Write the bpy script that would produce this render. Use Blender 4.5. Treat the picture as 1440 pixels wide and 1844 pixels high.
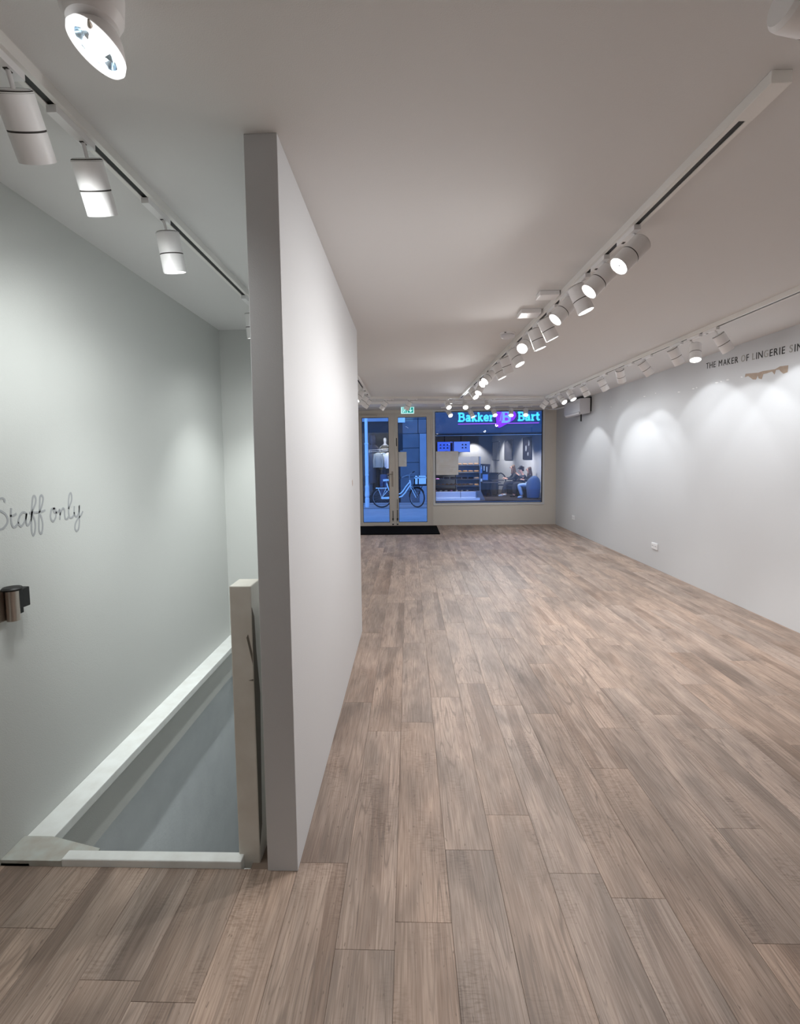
import bpy, bmesh, math, random
from mathutils import Vector, Matrix, Quaternion
random.seed(7)
PI = math.pi
for o in list(bpy.data.objects): bpy.data.objects.remove(o)
sc = bpy.context.scene
COL = sc.collection
# ---------------------------------------------------------------- camera
F_PX, CX, CY = 890.5, 707.14, 890.6
yaw, pitch, roll = -0.0323, -0.0721, -0.0132
def cam_axes():
    c, s = math.cos(yaw), math.sin(yaw); cp, sp = math.cos(pitch), math.sin(pitch)
    fw = Vector((s*cp, c*cp, sp)); r = Vector((c, -s, 0)); u = r.cross(fw)
    a, b = math.cos(roll), math.sin(roll)
    return r*a + u*b, u*a - r*b, fw
R_, U_, F_ = cam_axes()
cam = bpy.data.cameras.new('camera'); co = bpy.data.objects.new('camera', cam); COL.objects.link(co)
cam.sensor_fit = 'VERTICAL'; cam.sensor_height = 36.0; cam.sensor_width = 36.0
cam.lens = 36.0 * F_PX / 1844
cam.shift_x = (720 - CX) / 1844; cam.shift_y = (CY - 922) / 1844
cam.clip_start = .02; cam.clip_end = 200
co.matrix_world = Matrix(((R_.x, U_.x, -F_.x, 0), (R_.y, U_.y, -F_.y, 0), (R_.z, U_.z, -F_.z, 1.5), (0, 0, 0, 1)))
sc.camera = co
# ---------------------------------------------------------------- world, exposure
w = bpy.data.worlds.new('dusk_sky'); sc.world = w; w.use_nodes = True
bg = w.node_tree.nodes['Background']
bg.inputs[0].default_value = (.125, .32, .84, 1); bg.inputs[1].default_value = 3.0
sc.view_settings.view_transform = 'Standard'; sc.view_settings.look = 'None'
sc.view_settings.gamma = 1; sc.view_settings.use_curve_mapping = False
sc.view_settings.exposure = 0.0
SPOT_W = 24.0
SPILL_W = 25.0
# ---------------------------------------------------------------- helpers
def lin(r, g, b):
    f = lambda v: (v/255/12.92) if v/255 <= .04045 else ((v/255+.055)/1.055)**2.4
    return (f(r), f(g), f(b), 1)
WORLD = {}
def tag(o, label=None, cat=None, group=None, kind=None):
    if label: o['label'] = label
    if cat: o['category'] = cat
    if group: o['group'] = group
    if kind: o['kind'] = kind
    return o
def empty(name, loc, label, cat, group=None, rot=None):
    o = bpy.data.objects.new(name, None); COL.objects.link(o); o.location = loc
    o.empty_display_size = .1
    if rot: o.rotation_euler = rot
    WORLD[o.name] = Vector(loc)
    return tag(o, label, cat, group)
class MB:
    def __init__(s): s.v = []; s.f = []; s.sm = []; s.mi = []; s.m = 0
    def add(s, vs, fs, smooth=False):
        n = len(s.v); s.v += [tuple(v) for v in vs]
        for f in fs: s.f.append([i+n for i in f]); s.sm.append(smooth); s.mi.append(s.m)
        return s
    def box(s, a, b):
        x0, y0, z0 = a; x1, y1, z1 = b
        return s.add([(x0,y0,z0),(x1,y0,z0),(x1,y1,z0),(x0,y1,z0),(x0,y0,z1),(x1,y0,z1),(x1,y1,z1),(x0,y1,z1)],
                     [(0,3,2,1),(4,5,6,7),(0,1,5,4),(1,2,6,5),(2,3,7,6),(3,0,4,7)])
    def tube(s, pts, r, seg=8, cap=True, closed=False):
        pts = [Vector(p) for p in pts]; n = len(pts)
        rs = r if isinstance(r, (list, tuple)) else [r]*n
        rings = []; prev = None
        for i, p in enumerate(pts):
            if closed: t = (pts[(i+1) % n] - pts[i-1]).normalized()
            else: t = (pts[min(i+1, n-1)] - pts[max(i-1, 0)]).normalized()
            if prev is None:
                a = Vector((0,0,1)) if abs(t.z) < .9 else Vector((1,0,0)); u = t.cross(a).normalized()
            else: u = (prev - t*prev.dot(t)).normalized()
            prev = u; q = t.cross(u)
            rings.append([p + (u*math.cos(2*PI*k/seg) + q*math.sin(2*PI*k/seg))*rs[i] for k in range(seg)])
        vs = [v for ring in rings for v in ring]; fs = []
        for i in range(n if closed else n-1):
            j = (i+1) % n
            for k in range(seg):
                k2 = (k+1) % seg; fs.append((i*seg+k, i*seg+k2, j*seg+k2, j*seg+k))
        s.add(vs, fs, True)
        if cap and not closed:
            s.add(rings[0], [tuple(range(seg-1, -1, -1))]); s.add(rings[-1], [tuple(range(seg))])
        return s
    def lathe(s, prof, seg=24, M=None, hard=True):
        M = M or Matrix.Identity(4)
        def ring(r, z): return [M @ Vector((r*math.cos(2*PI*k/seg), r*math.sin(2*PI*k/seg), z)) for k in range(seg)]
        for (r0, z0), (r1, z1) in zip(prof[:-1], prof[1:]):
            if r0 < 1e-6 and r1 < 1e-6: continue
            if r0 < 1e-6: s.add([M @ Vector((0,0,z0))] + ring(r1, z1), [(0, 1+(k+1) % seg, 1+k) for k in range(seg)], not hard)
            elif r1 < 1e-6: s.add([M @ Vector((0,0,z1))] + ring(r0, z0), [(0, 1+k, 1+(k+1) % seg) for k in range(seg)], not hard)
            else: s.add(ring(r0, z0) + ring(r1, z1), [(k, (k+1) % seg, seg+(k+1) % seg, seg+k) for k in range(seg)], True)
        return s
    def prism(s, poly, fr, h):
        """poly in (u,v); fr = (O,U,V,W); extrude from 0 to h along W"""
        O, U, V, W = [Vector(x) for x in fr]; n = len(poly)
        a = [O + U*p[0] + V*p[1] for p in poly]; b = [p + W*h for p in a]
        s.add(a + b, [tuple(range(n-1, -1, -1)), tuple(range(n, 2*n))] + [(i, (i+1) % n, n+(i+1) % n, n+i) for i in range(n)])
        return s
    def ribbon(s, pts, wd, fr, h):
        O, U, V, W = [Vector(x) for x in fr]; n = len(pts)
        P = [Vector((p[0], p[1])) for p in pts]; L = []; Rr = []
        for i in range(n):
            t = P[min(i+1, n-1)] - P[max(i-1, 0)]
            if t.length < 1e-9: t = Vector((1, 0))
            t.normalize(); nn = Vector((-t.y, t.x))
            e = 1.0
            if 0 < i < n-1:
                d = (P[i+1]-P[i]).normalized(); e = 1/max(.6, abs(d.dot(t)))
            L.append(P[i] + nn*wd/2*e); Rr.append(P[i] - nn*wd/2*e)
        f3 = lambda q, k: O + U*q.x + V*q.y + W*k
        vs = [f3(q, 0) for q in L] + [f3(q, 0) for q in Rr] + [f3(q, h) for q in L] + [f3(q, h) for q in Rr]
        fs = []
        for i in range(n-1):
            fs += [(i, i+1, n+i+1, n+i), (2*n+i, 3*n+i, 3*n+i+1, 2*n+i+1), (i, 2*n+i, 2*n+i+1, i+1), (n+i, n+i+1, 3*n+i+1, 3*n+i)]
        fs += [(0, n, 3*n, 2*n), (n-1, 3*n-1, 4*n-1, 2*n-1)]
        return s.add(vs, fs)
    def mesh(s, name, mats):
        me = bpy.data.meshes.new(name); me.from_pydata(s.v, [], s.f)
        for m in (mats if isinstance(mats, (list, tuple)) else [mats]): me.materials.append(m)
        me.polygons.foreach_set('use_smooth', s.sm); me.polygons.foreach_set('material_index', s.mi)
        bm = bmesh.new(); bm.from_mesh(me); bmesh.ops.recalc_face_normals(bm, faces=bm.faces); bm.to_mesh(me); bm.free()
        return me
def link(name, me, parent=None, loc=None, world=True, bevel=0):
    """world=True: the mesh is in world coordinates"""
    o = bpy.data.objects.new(name, me); COL.objects.link(o)
    if parent is not None:
        o.parent = parent
        if world: o.location = -WORLD.get(parent.name, Vector((0,0,0))); WORLD[o.name] = Vector((0,0,0))
    if loc is not None: o.location = loc
    if bevel:
        b = o.modifiers.new('bevel', 'BEVEL'); b.width = bevel; b.segments = 2; b.limit_method = 'ANGLE'
    return o
def obj(name, mb, mat, parent=None, **k): return link(name, mb.mesh(name, mat), parent, **k)
def struct(name, mb, mat, label=None, **k):
    o = obj(name, mb, mat, **k); o['kind'] = 'structure'
    if label: o['label'] = label
    return o
def catmull(pts, n=5):
    P = [Vector(p) for p in pts]; P = [P[0]*2-P[1]] + P + [P[-1]*2-P[-2]]; out = []
    for i in range(1, len(P)-2):
        for k in range(n):
            t = k/n; a, b, c, d = P[i-1], P[i], P[i+1], P[i+2]
            out.append(.5*((2*b) + (c-a)*t + (2*a-5*b+4*c-d)*t*t + (3*b-a-3*c+d)*t**3))
    out.append(P[-2]); return out
def skin(name, pts, edges, mat, parent, rad, sub=1, root=0, loc=None):
    """one continuous surface grown on a skeleton"""
    me = bpy.data.meshes.new(name); me.from_pydata([tuple(p) for p in pts], edges, [])
    o = bpy.data.objects.new(name+'_tmp', me); COL.objects.link(o)
    m = o.modifiers.new('s', 'SKIN'); m.use_smooth_shade = True
    sv = me.skin_vertices[0].data if me.skin_vertices else None
    if sv is None:
        bm = bmesh.new(); bm.from_mesh(me); bm.verts.layers.skin.verify(); bm.to_mesh(me); bm.free(); sv = me.skin_vertices[0].data
    for i, r in enumerate(rad):
        sv[i].radius = (r, r) if not isinstance(r, tuple) else r
        sv[i].use_root = (i == root)
    ss = o.modifiers.new('u', 'SUBSURF'); ss.levels = sub; ss.render_levels = sub
    dg = bpy.context.evaluated_depsgraph_get(); dg.update()
    nm = bpy.data.meshes.new_from_object(o.evaluated_get(dg)); nm.name = name
    nm.materials.clear(); nm.materials.append(mat)
    for p in nm.polygons: p.use_smooth = True
    bpy.data.objects.remove(o)
    return link(name, nm, parent)
# ---------------------------------------------------------------- materials
def mat(name, col, rough=.5, metal=0, emit=None, es=0, spec=.5, noise=None, bump=None, coat=0):
    """noise=(scale, amount, second colour); bump=(scale, strength)"""
    m = bpy.data.materials.new(name); m.use_nodes = True; nt = m.node_tree; n = nt.nodes; l = nt.links
    b = n['Principled BSDF']; b.inputs['Base Color'].default_value = col; b.inputs['Roughness'].default_value = rough
    b.inputs['Metallic'].default_value = metal; b.inputs['Specular IOR Level'].default_value = spec
    b.inputs['Coat Weight'].default_value = coat
    if emit: b.inputs['Emission Color'].default_value = emit; b.inputs['Emission Strength'].default_value = es
    tc = n.new('ShaderNodeTexCoord')
    if noise:
        t = n.new('ShaderNodeTexNoise'); t.inputs['Scale'].default_value = noise[0]; t.inputs['Detail'].default_value = 4
        l.new(tc.outputs['Object'], t.inputs['Vector'])
        r = n.new('ShaderNodeMapRange'); r.inputs['From Min'].default_value = .35; r.inputs['From Max'].default_value = .7
        r.inputs['To Max'].default_value = noise[1]; l.new(t.outputs['Fac'], r.inputs['Value'])
        x = n.new('ShaderNodeMix'); x.data_type = 'RGBA'; x.inputs[6].default_value = col; x.inputs[7].default_value = noise[2]
        l.new(r.outputs[0], x.inputs[0]); l.new(x.outputs[2], b.inputs['Base Color'])
    if bump:
        t = n.new('ShaderNodeTexNoise'); t.inputs['Scale'].default_value = bump[0]; t.inputs['Detail'].default_value = 3
        l.new(tc.outputs['Object'], t.inputs['Vector'])
        u = n.new('ShaderNodeBump'); u.inputs['Strength'].default_value = bump[1]; u.inputs['Distance'].default_value = .002
        l.new(t.outputs['Fac'], u.inputs['Height']); l.new(u.outputs[0], b.inputs['Normal'])
    return m
def wood_floor(name):
    m = bpy.data.materials.new(name); m.use_nodes = True; nt = m.node_tree; N = nt.nodes; L = nt.links; b = N['Principled BSDF']
    tc = N.new('ShaderNodeTexCoord'); oi = N.new('ShaderNodeObjectInfo')
    mu = N.new('ShaderNodeMath'); mu.operation = 'MULTIPLY'; mu.inputs[1].default_value = 37.0; L.new(oi.outputs['Random'], mu.inputs[0])
    cb = N.new('ShaderNodeCombineXYZ'); 
    for i in range(3): L.new(mu.outputs[0], cb.inputs[i])
    ad = N.new('ShaderNodeVectorMath'); ad.operation = 'ADD'; L.new(tc.outputs['Object'], ad.inputs[0]); L.new(cb.outputs[0], ad.inputs[1])
    def noise(sx, sy, scale, detail=4, dist=0, rough=.55):
        mp = N.new('ShaderNodeMapping'); mp.inputs['Scale'].default_value = (sx, sy, 1); L.new(ad.outputs[0], mp.inputs['Vector'])
        t = N.new('ShaderNodeTexNoise'); t.inputs['Scale'].default_value = scale; t.inputs['Detail'].default_value = detail
        t.inputs['Distortion'].default_value = dist; t.inputs['Roughness'].default_value = rough
        L.new(mp.outputs[0], t.inputs['Vector']); return t.outputs['Fac']
    def rng(v, a, c, lo=0, hi=1):
        r = N.new('ShaderNodeMapRange'); r.inputs['From Min'].default_value = a; r.inputs['From Max'].default_value = c
        r.inputs['To Min'].default_value = lo; r.inputs['To Max'].default_value = hi; L.new(v, r.inputs['Value']); return r.outputs[0]
    def mix(f, a, c, mode='MIX'):
        x = N.new('ShaderNodeMix'); x.data_type = 'RGBA'; x.blend_type = mode
        if isinstance(f, float): x.inputs[0].default_value = f
        else: L.new(f, x.inputs[0])
        for i, q in ((6, a), (7, c)):
            if isinstance(q, tuple): x.inputs[i].default_value = q
            else: L.new(q, x.inputs[i])
        return x.outputs[2]
    # broad soft bands; a plank is printed as three narrow strips of slightly different tone
    broad = noise(1.0, .28, 7, 3, .5)
    col = mix(rng(broad, .34, .66), FLOOR_DARK, FLOOR_LIGHT)
    sx = N.new('ShaderNodeSeparateXYZ'); L.new(tc.outputs['Object'], sx.inputs[0])
    wob = noise(.0, 1.0, 1.6, 1)
    m1 = N.new('ShaderNodeMath'); m1.operation = 'MULTIPLY_ADD'; m1.inputs[1].default_value = .05; L.new(wob, m1.inputs[0]); L.new(sx.outputs[0], m1.inputs[2])
    m3 = N.new('ShaderNodeMath'); m3.operation = 'DIVIDE'; m3.inputs[1].default_value = .062; L.new(m1.outputs[0], m3.inputs[0])
    m4 = N.new('ShaderNodeMath'); m4.operation = 'FLOOR'; L.new(m3.outputs[0], m4.inputs[0])
    m5 = N.new('ShaderNodeMath'); m5.operation = 'ADD'; L.new(m4.outputs[0], m5.inputs[0]); L.new(mu.outputs[0], m5.inputs[1])
    wn_ = N.new('ShaderNodeTexWhiteNoise'); wn_.noise_dimensions = '1D'; L.new(m5.outputs[0], wn_.inputs['W'])
    lenv = noise(.5, .5, 3.2, 2)
    mg = N.new('ShaderNodeMath'); mg.operation = 'MULTIPLY'; L.new(rng(wn_.outputs['Value'], .45, .9), mg.inputs[0]); L.new(rng(lenv, .42, .56, .1, .7), mg.inputs[1])
    col = mix(mg.outputs[0], col, FLOOR_GRAIN, 'MULTIPLY')
    # faint fibres
    fine = noise(1.0, .03, 210, 3)
    col = mix(rng(fine, .36, .66, 0, .55), col, lin(176, 164, 156), 'MULTIPLY')
    # long wavy grain lines: contour lines of a stretched noise
    fld = noise(1.0, .07, 11, 2, .3, .4)
    mf = N.new('ShaderNodeMath'); mf.operation = 'MULTIPLY'; mf.inputs[1].default_value = 22; L.new(fld, mf.inputs[0])
    fr_ = N.new('ShaderNodeMath'); fr_.operation = 'PINGPONG'; fr_.inputs[1].default_value = 1; L.new(mf.outputs[0], fr_.inputs[0])
    gate = noise(1.0, .3, 6, 2)
    ml = N.new('ShaderNodeMath'); ml.operation = 'MULTIPLY'; L.new(rng(fr_.outputs[0], .72, .98), ml.inputs[0]); L.new(rng(gate, .40, .60, .12, .85), ml.inputs[1])
    col = mix(ml.outputs[0], col, lin(128, 112, 101), 'MIX')
    saw = noise(.22, 1.0, 150, 2, .5); patch = noise(1, .45, 6, 2)
    mm = N.new('ShaderNodeMath'); mm.operation = 'MULTIPLY'; L.new(rng(saw, .46, .66), mm.inputs[0]); L.new(rng(patch, .50, .68, 0, .6), mm.inputs[1])
    col = mix(mm.outputs[0], col, FLOOR_GRAIN, 'MULTIPLY')
    crack = noise(1.0, .025, 24, 3, 1.1, .6)
    col = mix(rng(crack, .685, .72, 0, .75), col, lin(112, 96, 86))
    pores = noise(1.0, .30, 130, 1)
    col = mix(rng(pores, .70, .78, 0, .7), col, lin(112, 96, 86))
    hs = N.new('ShaderNodeHueSaturation'); L.new(col, hs.inputs['Color'])
    L.new(rng(oi.outputs['Random'], 0, 1, .94, 1.06), hs.inputs['Value'])
    m2 = N.new('ShaderNodeMath'); m2.operation = 'FRACT'; L.new(mu.outputs[0], m2.inputs[0])
    L.new(rng(m2.outputs[0], 0, 1, .86, 1.04), hs.inputs['Saturation'])
    L.new(hs.outputs[0], b.inputs['Base Color'])
    b.inputs['Roughness'].default_value = .48; b.inputs['Specular IOR Level'].default_value = .4
    bp = N.new('ShaderNodeBump'); bp.inputs['Strength'].default_value = .25; bp.inputs['Distance'].default_value = .001
    L.new(fine, bp.inputs['Height']); L.new(bp.outputs[0], b.inputs['Normal'])
    return m
def glass(name, tint=(1, 1, 1, 1), refl=1.0):
    m = bpy.data.materials.new(name); m.use_nodes = True; nt = m.node_tree; N = nt.nodes; L = nt.links
    N.remove(N['Principled BSDF']); o = N['Material Output']
    t = N.new('ShaderNodeBsdfTransparent'); t.inputs[0].default_value = tint
    g = N.new('ShaderNodeBsdfGlossy'); g.inputs['Roughness'].default_value = 0.01
    f = N.new('ShaderNodeFresnel'); f.inputs[0].default_value = 1.45
    k = N.new('ShaderNodeMath'); k.operation = 'MULTIPLY'; k.inputs[1].default_value = refl; L.new(f.outputs[0], k.inputs[0])
    x = N.new('ShaderNodeMixShader'); L.new(k.outputs[0], x.inputs[0]); L.new(t.outputs[0], x.inputs[1]); L.new(g.outputs[0], x.inputs[2])
    L.new(x.outputs[0], o.inputs['Surface']); return m
FLOOR_LIGHT = lin(193, 170, 154); FLOOR_DARK = lin(156, 139, 127); FLOOR_GRAIN = lin(196, 188, 182)
M = {}
M['wall'] = mat('painted_wall', lin(208, 209, 211), .62, bump=(260, .35), noise=(1.2, .25, lin(202, 203, 205)))
M['stair_wall'] = mat('painted_wall_green_grey', lin(206, 208, 205), .62, bump=(260, .35), noise=(1.5, .3, lin(198, 200, 197)))
M['frame_wall'] = mat('taupe_painted_plaster', lin(234, 229, 220), .65, bump=(260, .3))
M['ceil'] = mat('ceiling_paint', lin(231, 230, 229), .8, bump=(300, .2))
M['lower'] = mat('stairwell_plaster', lin(232, 238, 243), .7, bump=(40, .6), noise=(6, .6, lin(220, 226, 232)))
M['trimw'] = mat('white_gloss_paint', lin(235, 238, 236), .35, noise=(14, .35, lin(205, 203, 196)))
M['trimg'] = mat('worn_grey_board', lin(188, 192, 186), .5, noise=(18, .7, lin(170, 160, 148)))
M['post'] = mat('worn_grey_post_paint', lin(226, 223, 214), .5, noise=(9, .6, lin(206, 200, 188)))
M['scuff'] = mat('dark_scuff', lin(118, 112, 102), .8)
M['plank'] = wood_floor('weathered_oak_plank')
M['sub'] = mat('dark_joint', lin(126, 108, 95), .9)
M['white'] = mat('white_powder_coat', lin(248, 247, 247), .4)
M['track'] = mat('white_track_aluminium', lin(246, 244, 240), .45, noise=(5, .3, lin(232, 229, 224)))
M['black'] = mat('black_plastic', lin(14, 14, 14), .5)
M['seam'] = mat('dark_seam', lin(60, 57, 54), .7)
M['lens'] = mat('lit_lens', lin(255, 255, 255), .4, emit=(1, .98, .95, 1), es=9)
M['lens'].cycles.emission_sampling = 'NONE'
M['led'] = mat('led_dot', lin(200, 200, 200), .4)
M['ring_glare'] = mat('white_ring_painted_glare', lin(250, 250, 250), .3, emit=(1, 1, 1, 1), es=.9)  # emission puts the lamp's glare into the ring's own material
M['chrome'] = mat('faceted_reflector', lin(190, 205, 215), .12, 1)
M['filament'] = mat('halogen_capsule', lin(255, 255, 255), .3, emit=(1, .98, .96, 1), es=60)
M['steel'] = mat('brushed_steel', lin(180, 170, 160), .3, .9)
M['socket'] = mat('white_socket_plastic', lin(240, 240, 242), .3)
M['ac'] = mat('off_white_plastic', lin(222, 222, 226), .4)
M['mat'] = mat('black_coir', lin(7, 7, 8), .95, bump=(800, 1), spec=.1)
M['dframe'] = mat('grey_beige_aluminium', lin(226, 219, 210), .4, noise=(3, .3, lin(216, 209, 200)))
M['wframe'] = mat('light_grey_window_profile', lin(232, 234, 236), .4)
M['pane'] = glass('clear_pane', (.965, .975, 1, 1), 1.0)
M['paper'] = mat('white_paper', lin(246, 247, 250), .7, noise=(9, .5, lin(238, 232, 224)))
M['letter'] = mat('grey_vinyl_lettering', lin(166, 168, 171), .5)
M['ink'] = mat('black_vinyl_lettering', lin(42, 40, 38), .6)
M['faint'] = mat('faded_lettering_residue', lin(168, 165, 160), .7)
M['scar'] = mat('torn_brown_plaster', lin(176, 158, 142), .85, noise=(30, .6, lin(160, 140, 124)))
M['fleck'] = mat('white_filler', lin(240, 240, 240), .7)
M['exit_g'] = mat('lit_green_sign', lin(10, 130, 120), .4, emit=lin(20, 140, 130), es=.9)
M['exit_w'] = mat('lit_white_pictogram', lin(225, 250, 250), .4, emit=lin(190, 250, 250), es=.9)
# ---------------------------------------------------------------- setting: shell of the shop
ZC = 2.573; XL = -1.544; XR = 3.256; YB = 11.05; YR = -4.0; YS = 4.10; YN = 1.70
struct('ceiling', MB().box((XL-.3, YR-.2, ZC), (XR+.3, YB+.2, ZC+.2)), M['ceil'])
struct('wall_right', MB().box((XR, YR-.2, -.2), (XR+.25, YB+.2, ZC)), M['wall'])
struct('wall_left', MB().box((XL-.25, YR-.2, -.25), (XL, YB+.2, ZC)), M['stair_wall'])
struct('wall_rear', MB().box((XL, YR-.2, -.2), (XR, YR, ZC)), M['wall'])
wp = struct('wall_middle', MB().box((-.531, 1.692, 0), (-.42, 4.22, ZC)), [M['wall']], 'free-standing white partition wall between stairwell and shop', bevel=.002)
struct('wall_stairwell', MB().box((XL, YS, -2.6), (-.531, YS+.12, ZC)).box((-.55, YN+.06, -2.6), (-.43, YS, -.02)), M['stair_wall'])
wb = MB(); X1 = .545
wb.box((X1, YB, -.1), (XR, YB+.16, .445)); wb.box((3.005, YB, .445), (XR, YB+.16, ZC)); wb.box((-1.14, YB, 2.515), (3.005, YB+.16, ZC)); wb.box((XL, YB, -.1), (-1.14, YB+.16, ZC))
struct('wall_back', wb, M['frame_wall'])
# floor: dark sub-base with the stair opening left free, planks on top
fb = MB(); fb.box((XL, YR, -.09), (XR, YN, -.006)); fb.box((-.6, YN, -.09), (XR, YS+.12, -.006)); fb.box((XL, YS+.12, -.09), (XR, YB+.16, -.006))
floor = struct('floor', fb, M['sub'])
WORLD[floor.name] = Vector((0, 0, 0))
PW, PL, X0 = .183, 1.22, -.0588
KNOWN = {0: 1.501, -1: 1.408, 1: 1.501-1.22+.30, 2: 1.99, 3: 2.92, 4: 1.602, 5: 2.31, 6: 2.67, 7: 1.928, 8: 2.816, -2: 1.732, -3: .95, -4: 1.25}
full = MB(); g = .0004; c = .0015; wd = PW/2-g; ln = PL/2-g
def plank_mesh(x0, x1, y0, y1):
    mb = MB(); z0 = -.006; c = .0006
    b = [(x0,y0,z0),(x1,y0,z0),(x1,y1,z0),(x0,y1,z0)]; s = [(x,y,-c) for x,y,_ in b]
    t = [(x0+c,y0+c,0),(x1-c,y0+c,0),(x1-c,y1-c,0),(x0+c,y1-c,0)]
    mb.add(b+s+t, [(i, (i+1) % 4, 4+(i+1) % 4, 4+i) for i in range(4)] + [(4+i, 4+(i+1) % 4, 8+(i+1) % 4, 8+i) for i in range(4)] + [(8,9,10,11)])
    return mb.mesh('plank', M['plank'])
full = plank_mesh(-wd, wd, -ln, ln)
def add_plank(x0, x1, y0, y1):
    if x1-x0 < .01 or y1-y0 < .01: return
    cx_, cy_ = (x0+x1)/2, (y0+y1)/2
    me = full if (abs(x1-x0-PW) < 1e-4 and abs(y1-y0-PL) < 1e-4) else plank_mesh(x0-cx_+g, x1-cx_-g, y0-cy_+g, y1-cy_-g)
    link('plank', me, floor, loc=(cx_, cy_, 0), world=False)
for i in range(-9, 19):
    xa, xb = X0+(i-1)*PW+PW, X0+i*PW+PW
    xa = max(xa, XL); xb = min(xb, XR)
    if xb-xa < .012: continue
    off = KNOWN.get(i, (i*.437*1.22 + .31) % 1.22)
    y = off % PL - PL*2
    while y < YB:
        y0, y1 = max(y, -.9), min(y+PL, YB)
        y += PL
        if y1-y0 < .05: continue
        segs = [(y0, y1)]
        if xb < -.55 or xa < -.60:   # stair opening and box
            segs = [(y0, min(y1, YN)), (max(y0, YS+.12), y1)]
        for a, b in segs:
            if b-a > .02:
                if -.6 < xa < -.42 and a < YN+.05: pass
                add_plank(xa, xb, a, b)
# ---------------------------------------------------------------- stairwell
struct('trim_1', MB().box((XL, YN, -.03), (-1.43, YS, .012)), M['trimw'], 'white board capping the stairwell edge along the left wall', bevel=.003)
struct('trim_2', MB().box((-1.31, YN, -.03), (-.632, YN+.045, .028)), M['trimw'], 'white nosing strip at the top of the stairs', bevel=.004)
cb = MB().prism([(XL, YN), (-1.31, YN), (-1.31, YN+.03), (-1.20, YN+.045), (-1.2, YN+.062), (-1.43, YN+.12), (XL, YN+.12)], ((0,0,-.03), (1,0,0), (0,1,0), (0,0,1)), .052)
struct('trim_3', cb, M['trimg'], 'worn grey corner board where nosing meets the wall trim', bevel=.002)
struct('wall_stairwell_upper', MB().box((XL-.05, YN+.05, -.25), (-1.46, YS, -.03)), M['stair_wall'])
struct('wall_stairwell_lower', MB().box((-1.78, YN+.04, -2.6), (-1.535, YS, -.25)), M['lower'])
struct('wall_stairwell_front', MB().box((-1.535, YN-.1, -2.6), (-.55, YN+.03, -.031)), M['stair_wall'])
st = MB()
for k in range(12): st.box((-1.535, YN+.03+k*.2, -2.6), (-.55, YN+.03+(k+1)*.2, -.2*(k+1)))
struct('stairs', st, mat('stair_tread_grey', lin(170, 168, 164), .6))
p = empty('stair_post', (-.61, 1.78, -.02), 'short grey worn square post standing at the stair opening beside the partition', 'post')
obj('shaft', MB().box((-.652, 1.735, -.03), (-.572, 1.845, 1.05)), M['post'], p, bevel=.004)
s = MB()
s.prism([(1.737, .97), (1.76, .93), (1.77, .80), (1.80, .62), (1.785, .4), (1.77, .12), (1.737, .06)], ((-.5722, 0, 0), (0,1,0), (0,0,1), (1,0,0)), .0012)
s.prism([(-.594, .86), (-.588, .872), (-.574, .80), (-.574, .76)], ((0, 1.7348, 0), (1,0,0), (0,0,1), (0,-1,0)), .001)
s.prism([(-.592, .70), (-.574, .705), (-.574, .698)], ((0, 1.7348, 0), (1,0,0), (0,0,1), (0,-1,0)), .001)
tag(obj('scuff_mark', s, M['scuff'], p), 'dark rubbed-off paint along the post edge')
# latch on the left wall at the picture's edge
p = empty('wall_latch', (XL, 1.83, .97), 'small black and steel latch on the left wall below the script lettering', 'latch')
obj('back_plate', MB().box((XL, 1.70, .905), (XL+.012, 1.846, 1.028)), M['steel'], p, bevel=.003)
obj('sleeve', MB().lathe([(0, .905), (.022, .905), (.022, 1.02), (0, 1.02)], 16, Matrix.Translation((XL+.034, 1.80, 0))), M['steel'], p)
obj('lock_body', MB().box((XL+.012, 1.806, .945), (XL+.05, 1.868, 1.02)), M['black'], p, bevel=.003)
obj('cap', MB().lathe([(0, 1.022), (.034, 1.022), (.036, 1.028), (.03, 1.034), (0, 1.036)], 18, Matrix.Translation((XL+.036, 1.80, 0))), M['black'], p)
lt = obj('tongue', MB().box((XL+.02, 1.838, .918), (XL+.03, 1.858, .95)), M['black'], p, bevel=.003)
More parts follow.
